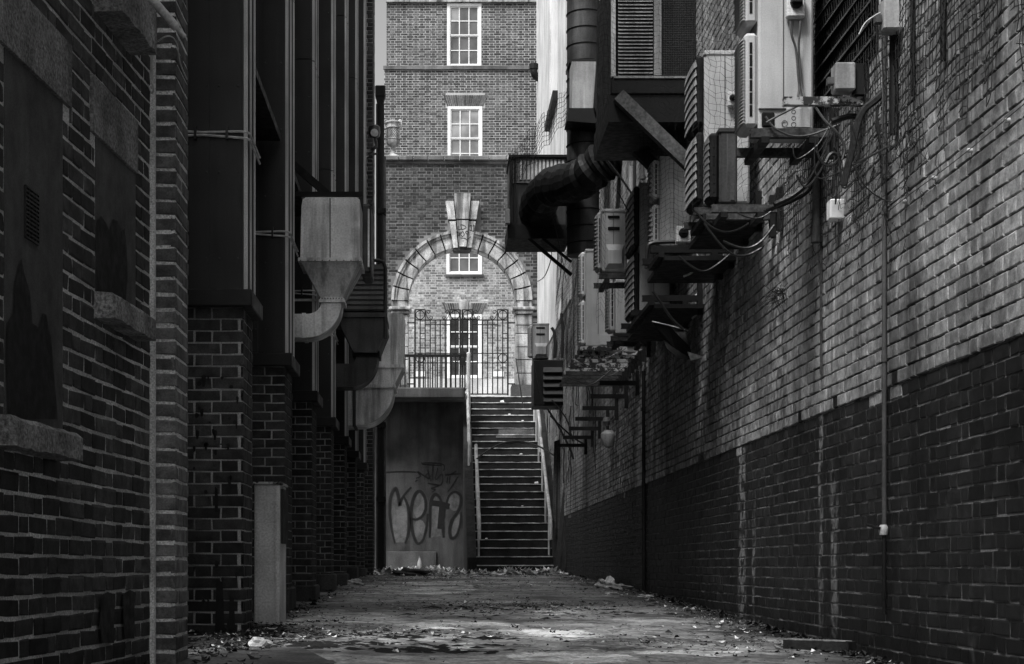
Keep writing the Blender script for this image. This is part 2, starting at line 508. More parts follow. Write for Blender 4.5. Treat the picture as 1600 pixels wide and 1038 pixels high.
def field(s0, s1, z0, z1, course=.075, joint=.010, phase=0.0, bond='flemish'):
    st, hd = .215, .1025
    out = []
    row = 0
    z = z0
    while z < z1 - .02:
        zt = min(z + course - joint, z1)
        if bond == 'flemish':
            seq = [st, hd]; per = st+hd+2*joint; off = 0 if row % 2 == 0 else per/2
        elif bond == 'stretcher':
            seq = [st]; per = st+joint; off = 0 if row % 2 == 0 else per/2
        elif bond == 'english':
            if row % 2 == 0: seq = [st]; per = st+joint; off = 0
            else: seq = [hd]; per = hd+joint; off = per/2
        elif bond == 'garden':
            if row % 4 == 3: seq = [hd]; per = hd+joint; off = per/2
            else: seq = [st]; per = st+joint; off = (row % 2)*per/2
        a = s0 - off - phase
        k = 0
        while a < s1:
            w = seq[k % len(seq)]
            b0, b1 = max(a, s0), min(a+w, s1)
            if b1 - b0 > .03: out.append((b0, b1, z, zt, abs((b1-b0)-w) < 1e-4))
            a += w + joint; k += 1
        z += course; row += 1
    return out

def px_area(W, b):
    pts = [proj(W.pt(b[i], b[j], 0)) for i, j in ((0, 2), (1, 2), (1, 3), (0, 3))]
    cx = sum(p[0] for p in pts)/4; cy = sum(p[1] for p in pts)/4
    if not (-5 < cx < 1605 and -5 < cy < 1043): return 0.0
    ar = 0
    for i in range(4):
        x0, y0 = pts[i]; x1, y1 = pts[(i+1) % 4]
        ar += x0*y1 - x1*y0
    return abs(ar)/2

def lay(parent, batches, n_single, d=.008, bev=.004, stuff_name='brickwork', min_area=0, jit=.0022):
    """batches: list of (Wall, bricks, material function).  The n_single largest in the picture become objects, the rest one mesh."""
    allb = []
    for W, bricks, mf in batches:
        for b in bricks:
            if (W.pt((b[0]+b[1])/2, b[2])).y < 1.0: continue
            allb.append((px_area(W, b), W, b, mf(W, b)))
    allb.sort(key=lambda t: -t[0])
    mats = []; rest = MB(); cnt = 0
    rr = random.Random(len(allb))
    for ar, W, b, mat in allb:
        if mat is None: continue
        w = b[1]-b[0]; h = b[3]-b[2]
        tiny = ar < 25
        dd = (d(b) if callable(d) else d) + rr.uniform(-jit, jit)
        c = W.pt((b[0]+b[1])/2 + rr.uniform(-.0015, .0015), (b[2]+b[3])/2 + rr.uniform(-.0015, .0015), 0)
        if cnt < n_single and ar > min_area:
            bd = d(b) if callable(d) else d
            me = brick_mesh(w, bd, h, bev, mat, rr.randrange(5))
            o = bpy.data.objects.new('brick', me)
            rot = W.rot.to_4x4() @ Matrix.Rotation(rr.uniform(-.006, .006), 4, 'Y')
            o.matrix_basis = Matrix.Translation(c + W.n*(dd-bd)) @ rot
            link(o, parent); cnt += 1
        else:
            if mat not in mats: mats.append(mat)
            mi = mats.index(mat)
            if tiny:
                q = [W.pt(b[i], b[j], k) for k in (-.01, dd) for i, j in ((0,2),(1,2),(1,3),(0,3))]
                rest.quadmesh(q, [(0,1,5,4),(1,2,6,5),(2,3,7,6),(3,0,4,7),(4,5,6,7)], mi)
            else:
                vs, fs = brick_geo(w, h, dd, bev, rr.random())
                M = W.rot
                rest.quadmesh([c + M @ Vector(v) for v in vs], fs, mi)
    if rest.f: rest.build(stuff_name, mats, parent, kind='stuff')

def wslab(W, s0, s1, z0, z1, d0, d1, mb=None, mi=0):
    mb = mb or MB()
    q = [W.pt(a, z, d) for d in (d0, d1) for a, z in ((s0,z0),(s1,z0),(s1,z1),(s0,z1))]
    return mb.quadmesh(q, [(0,3,2,1),(4,5,6,7),(0,1,5,4),(1,2,6,5),(2,3,7,6),(3,0,4,7)], mi)

# ------------------------------------------------------------------ right wall
XR = 2.45
ZB = ZC + .975                       # paint line
YE = 41.6
wr = thing('brick_wall', 'long right-hand brick wall, painted white above a dark painted dado', 'wall', (XR, 20, 0))
MB().box((XR, -14, -.5), (XR+.6, YE, ZB-.004)).build('mortar', MT['mortar_d'], wr)
MB().box((XR, -14, ZB-.004), (XR+.6, YE, 9.6)).build('upper_mortar', MT['mortar_w'], wr)  # unseen stretch behind the camera, added to cut low light in the alley
WR = Wall((XR, 0), (-1, 0))          # s = -Y
z_first = ZB - .075*24
bk = []
for b in field(-YE, -4.6, z_first, 13.5*.0 + 10.5, phase=.11):
    Y = -(b[0]+b[1])/2
    if b[3] < gz(2.4, Y) - .03: continue
    if b[2] > min(9.55, ZC + .345*Y + 1.0): continue
    bk.append(b)
winY = (34.3, 36.6)
bk = [b for b in bk if not (b[2] > ZC+4.85 and -(b[0]+b[1])/2 > 30.9)]
bk = [b for b in bk if not (b[2] < ZC+6.9 + 9 and winY[0]-.1 < -(b[0]+b[1])/2 < winY[1]+.1 and b[2] > ZC+5.9)]
PR = random.Random(77)
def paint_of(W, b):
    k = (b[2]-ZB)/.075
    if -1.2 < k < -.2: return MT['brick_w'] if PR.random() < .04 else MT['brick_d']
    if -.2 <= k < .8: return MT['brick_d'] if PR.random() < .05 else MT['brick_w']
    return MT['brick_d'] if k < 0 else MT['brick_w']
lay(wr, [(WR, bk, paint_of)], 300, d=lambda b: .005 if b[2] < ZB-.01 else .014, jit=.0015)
wb = thing('white_building', 'tall white painted building side beyond the ducts, right of the office block', 'building', (XR, 36, 4))
MB().box((XR-.035, 31.0, ZC+4.9), (XR+.6, winY[0], 17)).build('wall', MT['render_w'], wb)
MB().box((XR-.035, winY[1], ZC+4.9), (XR+.6, YE, 17)).build('wall', MT['render_w'], wb)
MB().box((XR-.035, winY[0], ZC+4.9), (XR+.6, winY[1], ZC+9.6)).build('wall', MT['render_w'], wb)
MB().box((XR+.08, winY[0]-.01, ZC+9.5), (XR+.5, winY[1]+.01, 17)).build('window_recess', MT['hole'], wb)
w = MB()
for yy in (winY[0]+.06, (winY[0]+winY[1])/2, winY[1]-.06): w.box((XR-.01, yy-.05, ZC+9.6), (XR+.078, yy+.05, 17))
w.build('window_frame', MT['white'], wb)
MB().box((XR-.14, winY[0]-.15, ZC+9.45), (XR-.037, winY[1]+.15, ZC+9.62)).build('window_sill', MT['dark'], wb)
# broken render run on the wall foot
# ------------------------------------------------------------------ left near building
A_ANG = math.atan(.066)
WA = Wall((-1.9167, 0), (math.cos(A_ANG), -math.sin(A_ANG)))   # s ~ distance along the wall
def sA(x, off=0.0):
    D = (1.9167-off)/((VX-x)/F + .066)
    return D/math.cos(A_ANG)
ba = thing('brick_building', 'dark old brick building at the left edge with two blocked-up windows', 'building', (-1.6, 7, 0))
core = wslab(WA, -14, 8.16, -.6, 10.0, -.5, 0)  # unseen rear length and height shaped to shade the lower right wall
core.build('mortar', MT['mortar_a'], ba)
W1 = (sA(5), sA(97), ZC+.53, ZC+1.82); W2 = (sA(148), sA(211), ZC+1.15, ZC+1.81)
W3 = (W2[0], W2[1], ZC+2.55, ZC+4.0)
L1 = (sA(-40), sA(107), ZC+1.82, ZC+2.07); L2 = (sA(140), sA(211), ZC+1.81, ZC+2.05)
holes = [W1, W2, W3, L1, L2]
S1 = (sA(-20), sA(88), ZC+.41, ZC+.515); S2 = (sA(145), sA(212), ZC+1.04, ZC+1.15)
S3 = (sA(150)-.05, 7.72, ZC+2.33, ZC+2.53)
def clear(b, hs, e=.004):
    return all(b[1] <= h[0]+e or b[0] >= h[1]-e or b[3] <= h[2]+e or b[2] >= h[3]-e for h in hs)
def cut(b, hs):
    res = [b]
    for h in hs:
        nr = []
        for q in res:
            if clear(q, [h]): nr.append(q); continue
            if q[0] < h[0]-.03: nr.append((q[0], h[0]-.008, q[2], q[3], False))
            if q[1] > h[1]+.03: nr.append((h[1]+.008, q[1], q[2], q[3], False))
        res = nr
    return res
za0 = ZC - .885 + .03
ab = []
for b in field(4.4, 8.10, za0, ZC+4.6, phase=.05, bond='flemish', joint=.012):
    ab += cut(b, holes)
# end pilaster of that building: one brick wide towards us, quoined
PF = Wall(WA.pt(8.15, 0)[:2], (0, -1))
PFs = PF
px0 = WA.pt(8.15, 0).x; pxr = XX(275, 8.15)
MB().box((px0-.3, 8.158, -.5), (pxr-.006, 8.56, 10.0)).build('pilaster_core', MT['mortar_q'], ba)
PW = Wall((px0, 8.158), (0, -1))
qb = []; qs = []
wq = pxr - px0
PS = Wall((pxr-.006, 8.158), (1, 0))
row = 0; z = za0
while z < ZC+3.2:
    qb.append((.012, wq-.002, z, z+.061, False))
    if row % 2 == 0: qs += [(.0, .215, z, z+.061, False), (.227, .40, z, z+.061, False)]
    else: qs += [(.0, .1025, z, z+.061, False), (.115, .33, z, z+.061, False), (.342, .40, z, z+.061, False)]
    z += .075; row += 1
lay(ba, [(WA, ab, lambda W, b: MT['brick_a']), (PW, qb, lambda W, b: MT['brick_q']), (PS, qs, lambda W, b: MT['brick_q'])], 300, d=.0045, bev=.005)
wslab(WA, 8.11, 8.145, -.3, 6, -.02, .022).build('pointing_strip', MT['mortar_q'], ba)
def panel(W, h, mat, name, nm='window_panel'):
    return wslab(W, h[0]+.004, h[1]-.004, h[2], h[3], -.02, .004).build(nm, mat, ba)
p1 = panel(WA, W1, MT['panel'], 'p'); p2 = panel(WA, W2, MT['panel'], 'p'); p3 = panel(WA, W3, MT['panel'], 'p')
for L in (L1, L2):
    wslab(WA, L[0], L[1]-.004, L[2]+.002, L[3], -.02, .016).build('lintel', MT['concrete_a'], ba)
def sill(S, pr, mat=MT['concrete_a']):
    m = MB(); n = 14
    A_ = []; 
    for i in range(n+1):
        s_ = S[0] + (S[1]-S[0])*i/n
        j = R.uniform(-.006, .006)
        A_.append([WA.pt(s_, S[2]+R.uniform(-.004,.004), -.01), WA.pt(s_, S[2]+R.uniform(-.006,.006), pr+j), WA.pt(s_, S[3]-.018+R.uniform(-.004,.004), pr+j), WA.pt(s_, S[3]+R.uniform(-.003,.003), pr-.02), WA.pt(s_, S[3]+.004, -.01)])
    vs = [p for q in A_ for p in q]; fs = []
    for i in range(n):
        for k in range(4):
            a = i*5+k; fs.append((a, a+1, a+6, a+5))
    fs += [(0,1,2,3,4), tuple(n*5+k for k in range(5))]
    m.quadmesh(vs, fs).build('window_sill', mat, ba)
sill(S1, .10); sill(S2, .10); sill(S3, .13)
# vent grille in the near panel
va, vb = sA(36), sA(57)
vz0, vz1 = ZC + (VY-378)/F*6.25, ZC + (VY-300)/F*6.25
vg = wslab(WA, va, vb, vz0, vz1, .0, .007).build('vent', MT['hole'], ba)
m = MB()
for k in range(13):
    zz = vz0 + (vz1-vz0)*k/12
    wslab(WA, va, vb, zz-.0035, zz+.0035, .004, .012, m)
for k in range(5):
    aa = va + (vb-va)*k/4
    wslab(WA, aa-.003, aa+.003, vz0, vz1, .004, .011, m)
m.build('grille', MT['trim'], vg)
def paint_poly(W, pts, d, mat, parent, name):
    m = MB(); m.quadmesh([W.pt(a, z, d) for a, z in pts], [tuple(range(len(pts)))])
    return m.build(name, mat, parent)
def pxA(x, y, off=.005):
    D = (1.9167-off)/((VX-x)/F + .066)
    return (D/math.cos(A_ANG), ZC + (VY-y)/F*D)
paint_poly(WA, [pxA(*q) for q in ((12,655),(9,560),(10,505),(20,490),(22,440),(28,420),(33,405),(38,430),(46,455),(50,505),(60,512),(66,490),(72,492),(75,510),(80,530),(84,590),(90,655))], .0065, MT['black_paint'], p1, 'black_paint')
paint_poly(WA, [pxA(*q) for q in ((150,462),(149,380),(151,345),(158,338),(166,350),(170,360),(176,342),(184,346),(188,362),(194,358),(198,390),(199,440),(196,470))], .0065, MT['black_paint'], p2, 'black_paint')
for (x0, x1, y0, y1) in ((152,176,925,1005),(189,209,922,998)):
    pts = [pxA(x0, y0+6), pxA((x0+x1)/2, y0), pxA(x1, y0+4)] + [pxA(x1-1+R.uniform(-2,2), y0+(y1-y0)*t) for t in (.4,.7,1)] + [pxA(x0+1+R.uniform(-2,2), y0+(y1-y0)*t) for t in (1,.6,.3)]
    paint_poly(WA, pts, .0165, MT['black_paint'], ba, 'black_smudge')
# tube light and cables near the top
t = thing('tube_light', 'grey tubular lamp sticking out beside the quoined pilaster, top left', 'lamp', P(232, -8, 7.7))
MB().tube([P(226, -14, 7.75), P(276, 44, 7.85)], .021, 12).build('tube', MT['box_grey'], t, True)
MB().tube([P(275, 43, 7.85), P(289, 58, 7.87)], .012, 10).build('end_cap', MT['cable_w'], t, True)
def smooth_pts(pts, n=6):
    pts = [Vector(p) for p in pts]; out = []
    for i in range(len(pts)-1):
        p0 = pts[max(i-1, 0)]; p1 = pts[i]; p2 = pts[i+1]; p3 = pts[min(i+2, len(pts)-1)]
        for k in range(n):
            t = k/n
            out.append(.5*((2*p1) + (p2-p0)*t + (2*p0-5*p1+4*p2-p3)*t*t + (3*p1-p0-3*p2+p3)*t**3))
    out.append(pts[-1]); return out
def cable(name, pts, r, mat, label, group=None, cat='cable', n=6, seg=6):
    o = MB().tube(smooth_pts(pts, seg), r, n).build(name, mat, None, True)
    return tag(o, label, cat, group)
cable('cable', [P(238,140,7.95), P(239,78,7.95), P(252,61,7.9), P(266,57,7.9), P(276,68,7.9), P(282,100,8.0), P(292,124,8.2)], .0035, MT['cable_w'], 'thin white cable looped over the quoined pilaster at top left')
cable('cable', [P(237,60,7.95), P(236,118,7.95), P(240,138,7.9), P(237,146,7.95), P(231,132,7.95)], .003, MT['cable_w'], 'white cable end hanging in a short loop under the top ledge')

# ------------------------------------------------------------------ left clad building
XL = -1.27
bc = thing('clad_building', 'left-hand building with dark metal cladding over a row of brick piers', 'building', (-1.6, 20, 0))
MB().box((-4, 9.2, -.5), (-1.78, 33.0, 13.5)).build('recess_wall', MT['clad'], bc)
PIERS = [(10.8, 11.35, -1.245, 'b'), (14.0, 14.72, XL, 'b'), (17.0, 17.65, XL, 'b'), (20.0, 20.6, XL, 'b'), (22.9, 23.5, XL, 'b'), (25.8, 26.4, XL, 'b'), (28.7, 29.3, XL, 'b')]
ZCL = ZC + 1.66
batches = []
for i, (y0, y1, x1, k) in enumerate(PIERS):
    x0 = -1.80
    zg = gz(-1.3, y0) - .1
    MB().box((x0, y0+.008, zg), (x1-.008, y1, ZCL)).build('pier_core', MT['mortar_c'], bc)
    Wf = Wall((x0, y0+.008), (0, -1)); Ws = Wall((x1-.008, y0+.008), (1, 0))
    z0 = ZCL - .075*int((ZCL-zg)/.075)
    batches.append((Wf, field(0 if i else .05, x1-x0-.001, z0, ZCL, phase=[.03, .14, .03, .1][i % 4]), lambda W, b: MT['brick_c']))
    batches.append((Ws, field(.0, y1-y0-.02, z0, ZCL, phase=.12), lambda W, b: MT['brick_c']))
    if i: MB().box((x0, y0-.035, zg), (x1+.03, y1+.03, gz(-1.3, y0)+.16 + .05*(i % 2)), bev=.015).build('plinth', MT['concrete_dk'], bc)
    # cladding: two flat sheets with a dark groove, corrugated return, flashing at the foot
    c = MB().box((x0, y0-.03, ZCL+.10), (x1+.0, y1+.02, 13.5)).build('cladding', MT['clad'], bc)
    xg = x1 - (.19 if i == 0 else .20)
    zs = [ZCL+.10, ZC+4.69 + .2*(i % 3), 8.2, 13.5]
    for zi in range(3):
        MB().box((xg+.022, y0-.040, zs[zi]+.006), (x1-.012, y0-.028, zs[zi+1]-.006)).build('sheet', MT['clad'], c)
        MB().box((x0, y0-.040, zs[zi]+.006), (xg-.022, y0-.028, zs[zi+1]-.006)).build('sheet', MT['clad'], c)
        mf = MB()
        for q in range(int((zs[zi+1]-zs[zi])/.55)):
            zq = zs[zi] + .2 + q*.55
            for xq in (xg+.04, x1-.03, xg-.04): mf.lathe((xq, y0-.040, zq), [(.008,0),(.008,-.003),(.004,-.006)], 6, axis='y')
        mf.build('screws', MT['clad_m'], c, kind='stuff')
        nr = 5
        for q in range(nr):
            ya = y0 - .01 + (y1-y0+.02)*(q+.18)/nr; yb = ya + (y1-y0)/nr*.5
            MB().prism([(x1-.002, ya), (x1+.020, ya+.02), (x1+.020, yb-.02), (x1-.002, yb)], zs[zi]+.006, zs[zi+1]-.006)
            rb = MB(); h0, h1 = zs[zi]+.006, zs[zi+1]-.006
            vs = [(x1-.002, ya, h) for h in (h0, h1)] + [(x1+.022, ya+.018, h) for h in (h0, h1)] + [(x1+.022, yb-.018, h) for h in (h0, h1)] + [(x1-.002, yb, h) for h in (h0, h1)]
            rb.quadmesh(vs, [(0,1,3,2),(2,3,5,4),(4,5,7,6),(0,2,4,6),(1,3,5,7)]).build('rib', MT['clad_lit'] if q in (0, 2, 4) else MT['clad_m'], c)  # every other rib coloured as if catching the light
    MB().box((x0, y0-.075, ZCL-.005), (x1+.06, y1+.06, ZCL+.10), bev=.006).build('flashing', MT['trim'], bc)
# recess panels between piers: lower dark sheets and rails
for i in range(len(PIERS)-1):
    ya, yb = PIERS[i][1], PIERS[i+1][0]
    MB().box((-1.78, ya+.1, ZC+3.50), (-1.30, yb-.1, ZC+3.56)).build('rail', MT['dark'], bc)
lay(bc, batches, 300, d=.006, bev=.004)
MB().beam(P(459,258,16.4), P(512,304,16.4), .06, .07).build('brace', MT['dark'], bc)
MB().beam(P(455,304,15.2), P(567,304,15.2), .05, .04).build('rail', MT['dark'], bc)
# brick end pier
y0 = 31.6
MB().box((-3.0, y0+.008, 0), (-1.235, 32.6, 14)).build('end_pier_core', MT['mortar_c'], bc)
Wf = Wall((-1.55, y0+.008), (0, -1)); Ws = Wall((-1.235, y0+.008), (1, 0))
lay(bc, [(Wf, field(0, .315, .5, 12.2), lambda W, b: MT['brick_c']), (Ws, field(0, .98, .5, 12.2), lambda W, b: MT['brick_c'])], 0, d=.008, stuff_name='end_pier_brickwork')
# splashed black paint on the first pier
WP2 = Wall((-1.80, 10.8-.004), (0, -1))
m = MB(); rr = random.Random(3)
for k in range(46):
    x = rr.uniform(300, 375); y = rr.choice([rr.uniform(585, 700), rr.uniform(690, 900), rr.uniform(870, 985)])
    a = rr.uniform(.004, .016); L = a*rr.choice([1, 1.4, 3, 5])
    c0 = P(x, y, 10.793); n = 9
    m.quadmesh([(c0.x + a*math.cos(2*PI*q/n)*rr.uniform(.7,1.2), 10.793, c0.z + (L if math.sin(2*PI*q/n) < 0 else a)*math.sin(2*PI*q/n)*rr.uniform(.8,1.1)) for q in range(n)], [tuple(range(n))])
for (x, y0_, y1_, w_) in ((343, 905, 985, 10), (362, 930, 985, 7), (338, 760, 800, 4)):
    m.quadmesh([P(x-w_/2, y0_, 10.7925), P(x+w_/2, y0_+5, 10.7925), P(x+w_*.8, y1_, 10.7925), P(x-w_*.7, y1_, 10.7925)], [(0,1,2,3)])
m.build('paint_splashes', MT['black_paint'], bc, kind='stuff')
# cables strapped round the piers
for i, (y0, y1, x1, k) in enumerate(PIERS[:4]):
    word = ['nearest', 'second', 'third', 'fourth'][i]
    t = thing('cable_bundle', 'pair of pale cables strapped round the %s clad pier' % word, 'cable', (x1, y0, ZC+2.75), 'cables strapped round the clad piers')
    for q, zz in ((0, 2.775), (1, 2.735)):
        sg = .012*(q*2-1)
        pts = [(-1.77, y0-.055, ZC+zz), (x1-.25, y0-.056, ZC+zz-.004+sg), (x1-.02, y0-.055, ZC+zz-.01), (x1+.025, y0-.05, ZC+zz-.012), (x1+.042, y0-.01, ZC+zz-.015), (x1+.045, y1, ZC+zz-.03)]
        MB().tube(pts, .008, 6).build('cable', MT['cable_w'], t, True)
    for xx in (x1-.10, x1-.30):
        MB().box((xx-.008, y0-.07, ZC+2.715), (xx+.008, y0-.04, ZC+2.80)).build('strap', MT['cable_b'], t)
# pale metal cover in front of the second pier
t = thing('metal_cover', 'tall pale metal channel cover standing against the left brick piers', 'cover', (XX(415,12), 12.2, gz(-1.2, 12)))
ya = 12.0; xa, xb = XX(397, ya), XX(437, ya); zt = ZZ(757, ya); zg = gz(-1.2, 12)-.03
MB().box((xa, ya, zg), (xb, ya+.5, zt), bev=.006).build('body', MT['box_grey'], t)
MB().box((xb-.03, ya-.012, zg), (xb-.018, ya, zt-.01)).build('edge_fold', MT['box_grey'], t)
MB().box((xa-.012, ya-.015, zt+.001), (xb+.012, ya+.51, zt+.018)).build('cap', MT['flake'], t)
MB().box((xb, ya+.06, zt-.42), (xb+.02, ya+.45, zt-.03)).build('side_plate', MT['trim'], t)

# ------------------------------------------------------------------ left ducts
def pp(pts, D): return [(XX(x, D), ZZ(y, D)) for x, y in pts]
def arc(cx, cy, rx, ry, a0, a1, n=12):
    return [(cx + rx*math.cos(math.radians(a0+(a1-a0)*i/n)), cy + ry*math.sin(math.radians(a0+(a1-a0)*i/n))) for i in range(n+1)]
D = 15.5
t = thing('ventilation_duct', 'bright galvanised hood tapering to an elbow, nearest of the left ducts', 'duct', P(500, 400, D), 'ventilation ducts on the left wall')
MB().prism(pp([(469,404),(471,322),(473,312),(478,308),(556,308),(562,312),(562,404)], D), D, D+.62).build('hood', MT['galv'], t, True)
MB().prism(pp([(466,403.5),(466,409),(565,409),(565,403.5)], D), D-.03, D+.65).build('flange', MT['galv'], t)
tp = MB(); a = pp([(470,409),(561,409),(533,465),(501,465)], D); 
vs = [(a[0][0],D+.003,a[0][1]),(a[1][0],D+.003,a[1][1]),(a[1][0],D+.62,a[1][1]),(a[0][0],D+.62,a[0][1]),
      (a[3][0],D+.14,a[3][1]),(a[2][0],D+.14,a[2][1]),(a[2][0],D+.48,a[2][1]),(a[3][0],D+.48,a[3][1])]
tp.quadmesh(vs, [(0,1,5,4),(1,2,6,5),(2,3,7,6),(3,0,4,7),(0,3,2,1),(4,5,6,7)]).build('taper', MT['galv'], t)
MB().prism(pp([(497,463),(497,469),(537,469),(537,463)], D), D+.11, D+.51).build('flange', MT['galv'], t)
A_ = arc(478, 469, 54, 55, 0, 90); B_ = arc(478, 469, 22, 18, 0, 90)
A_.append((440, 524)); B_.append((440, 487))
MB().strip(pp(A_, D), pp(B_, D), D+.14, D+.48).build('elbow', MT['galv'], t, True)
MB().prism(pp([(470,486),(470,525),(476,525),(476,486)], D), D+.12, D+.50).build('flange', MT['galv'], t)
MB().box((XX(563,16.0), 16.15, ZZ(428,16.2)), (XX(580,16.2), 16.8, ZZ(320,16.2)), bev=.02).build('side_box', MT['galv_d'], t)
MB().box((XX(574,16.0), 16.10, ZZ(420,16.2)), (XX(578,16.2), 16.15, ZZ(330,16.2))).build('side_flange', MT['galv'], t)
for yy in (15.65, 16.0):
    MB().tube([P(440,300,yy), P(475,300,yy)], .012, 6).build('hanger', MT['dark'], t)
MB().beam(P(440,469,15.8), P(505,469,15.8), .03, .02).build('hanger', MT['cable_w'], t)

MB().box((XX(515,15.5), 15.494, ZZ(403,15.5)), (XX(516.6,15.5), 15.499, ZZ(310,15.5))).build('seam', MT['galv_d'], t)
m = MB()
for q in range(9):
    for yy in (407, 466.5):
        xx = 470 + q*11.2 if yy == 407 else 499 + q*4.4
        m.lathe(P(xx, yy, 15.465 if yy == 407 else 15.605), [(.006,0),(.006,-.004),(.003,-.006)], 6, axis='y')
m.build('rivets', MT['galv_d'], t, kind='stuff')
D = 21.3
t = thing('ventilation_duct', 'sooty black hood with a louvred grey box on top, middle left duct', 'duct', P(570, 500, D), 'ventilation ducts on the left wall')
b = MB().prism(pp([(520,413),(520,486),(601,486),(601,413)], D), D, D+1.1).build('louvre_box', MT['guard'], t)
for k in range(9):
    yy = 417 + k*7.8
    MB().prism(pp([(522,yy),(522,yy+4.5),(599,yy+4.5),(599,yy)], D), D-.03, D-.002).build('slat', MT['guard'], b)
MB().tube([P(500,407,D), P(592,407,D), P(599,410,D), P(602,418,D), P(602,530,D)], .022, 8).build('rail', MT['galv_d'], t, True)
MB().prism(pp([(515,489),(515,496),(604,496),(604,489)], D), D-.03, D+1.1).build('flange', MT['galv_d'], t)
MB().prism(pp([(532,496),(603,496),(605,512),(589,551),(553,551),(533,512)], D), D, D+.9).build('hood', MT['galv_d'], t)
A_ = arc(548, 553, 42, 50, 0, 90) + [(520,603)]; B_ = arc(548, 553, 8, 14, 0, 90) + [(520,567)]
MB().strip(pp(A_, D), pp(B_, D), D+.1, D+.6).build('elbow', MT['galv_d'], t, True)
MB().prism(pp([(550,548),(550,555),(593,555),(593,548)], D), D+.05, D+.65).build('flange', MT['dark'], t)

D = 24.3
t = thing('ventilation_duct', 'grey galvanised hood with a broad rounded elbow, farthest left duct', 'duct', P(600, 560, D), 'ventilation ducts on the left wall')
MB().prism(pp([(566,571),(572,495),(577,490),(629,490),(632,494),(630,571)], D), D, D+.9).build('hood', MT['galv'], t, True)
MB().prism(pp([(563,570),(563,575),(632,575),(632,570)], D), D-.03, D+.93).build('flange', MT['galv'], t)
MB().prism(pp([(560,575),(629,575),(616,602),(556,602)], D), D+.003, D+.9).build('taper', MT['galv'], t)
MB().prism(pp([(553,601),(553,606),(618,606),(618,601)], D), D-.02, D+.9).build('flange', MT['galv'], t)
A_ = arc(560, 606, 55, 58, 0, 90) + [(535,665)]; B_ = arc(560, 606, 4, 4, 0, 90) + [(535,611)]
MB().strip(pp(A_, D), pp(B_, D), D+.02, D+.85).build('elbow', MT['galv'], t, True)
MB().prism(pp([(551,608),(551,666),(556,666),(556,608)], D), D-.01, D+.88).build('flange', MT['galv_d'], t)

# bracket lamp, hopper and down pipe by the end pier
D = 30.5
t = thing('flood_lamp', 'small flood lamp on a bent bracket arm by the end of the clad wall', 'lamp', P(585, 215, D))
MB().tube(smooth_pts([P(556,235,29.6), P(575,236,D), P(586,231,D), P(588,224,D), P(584,210,D)]), .03, 8).build('arm', MT['cable_g'], t, True)
MB().lathe(P(585,207,D), [(.02,-.1),(.09,-.08),(.11,.0),(.10,.10),(.05,.13)], 14, axis='z').build('head', MT['galv_d'], t, True)
MB().lathe(P(585,208,D-.1), [(.07,0),(.07,-.03),(.03,-.04)], 12, axis='y').build('lens', MT['cable_w'], t, True)
MB().tube([P(557,256,29.6), P(575,243,D), P(590,240,D)], .02, 6).build('stay', MT['cable_g'], t)
D = 33.4
t = thing('rainwater_pipe', 'black rainwater hopper and down pipe at the far corner of the clad building', 'pipe', P(596, 890, D))
MB().box(P(586,151,D), P(602,133,D) + Vector((0,.25,0)), bev=.02).build('hopper', MT['dark'], t)
MB().prism(pp([(587,151),(601,151),(598,165),(590,165)], D), D+.02, D+.22).build('outlet', MT['dark'], t)
MB().tube([P(594,163,D+.1), P(594,893,D+.1)], .085, 10).build('pipe', MT['dark'], t, True)
MB().tube([P(601,245,D+.2), P(601,888,D+.2)], .03, 8).build('thin_pipe', MT['cable_g'], t, True)
for yy in (330, 480, 664, 780):
    MB().box(P(588,yy+4,D)+Vector((0,-.02,0)), P(603,yy-4,D)+Vector((0,.2,0))).build('clip', MT['dark'], t)

# ------------------------------------------------------------------ end of the alley: store wall, landing, stairs
ZL = ZC + 4.02
DG = 38.9
sw = thing('store_wall', 'dark stained rendered wall sprayed with large graffiti under the landing', 'wall', (-.3, DG, .6))
MB().box((-1.9, DG, 0), (.60, DG+.3, ZL-.24)).build('render', MT['store'], sw)
MB().box((XX(596,DG-.1), DG-.05, .3), (XX(682,DG), DG, ZZ(862,DG)), bev=.01).build('dark_board', MT['concrete_dk'], sw)
def gp(x, y): return (590 + x/3.993, 640 + y/3.993)
def ribbon(pts, w, D, mat, parent, name, seg=5, taper=True):
    pts = smooth_pts([P(x, y, D) for x, y in pts], seg)
    n = len(pts); vs = []
    for i, p in enumerate(pts):
        tt = (pts[min(i+1, n-1)] - pts[max(i-1, 0)]).normalized()
        nn = Vector((-tt.z, 0, tt.x)) * (w/2) * (1 if not taper else .55 + .45*math.sin(PI*min(1, max(0, (i+.5)/n))))
        vs += [p+nn, p-nn]
    return MB().quadmesh(vs, [(2*i, 2*i+1, 2*i+3, 2*i+2) for i in range(n-1)]).build(name, mat, parent)
MT['spray_l'] = surf('pale_spray_fill', .085, .8, .4, 5, .3, 60, .3)
def oval(cx_, cy_, rx_, ry_, tl=0, n=18): return [(cx_ + rx_*math.cos(2*PI*k/n) + tl*math.sin(2*PI*k/n), cy_ + ry_*math.sin(2*PI*k/n)) for k in range(n)]
fills = [[(110,830),(85,740),(78,640),(85,550),(105,505),(125,540),(138,600),(165,560),(188,620),(192,720),(175,830)],
         oval(257, 600, 38, 82), oval(262, 762, 42, 74), [(330,800),(330,620),(345,545),(368,530),(392,560),(392,620),(400,700),(395,790)],
         oval(480, 575, 40, 58), oval(484, 715, 26, 78, -14)]
for fpoly in fills:
    MB().quadmesh([P(*gp(*q), DG-.003) for q in fpoly], [tuple(range(len(fpoly)))]).build('graffiti_fill', MT['spray_l'], sw)
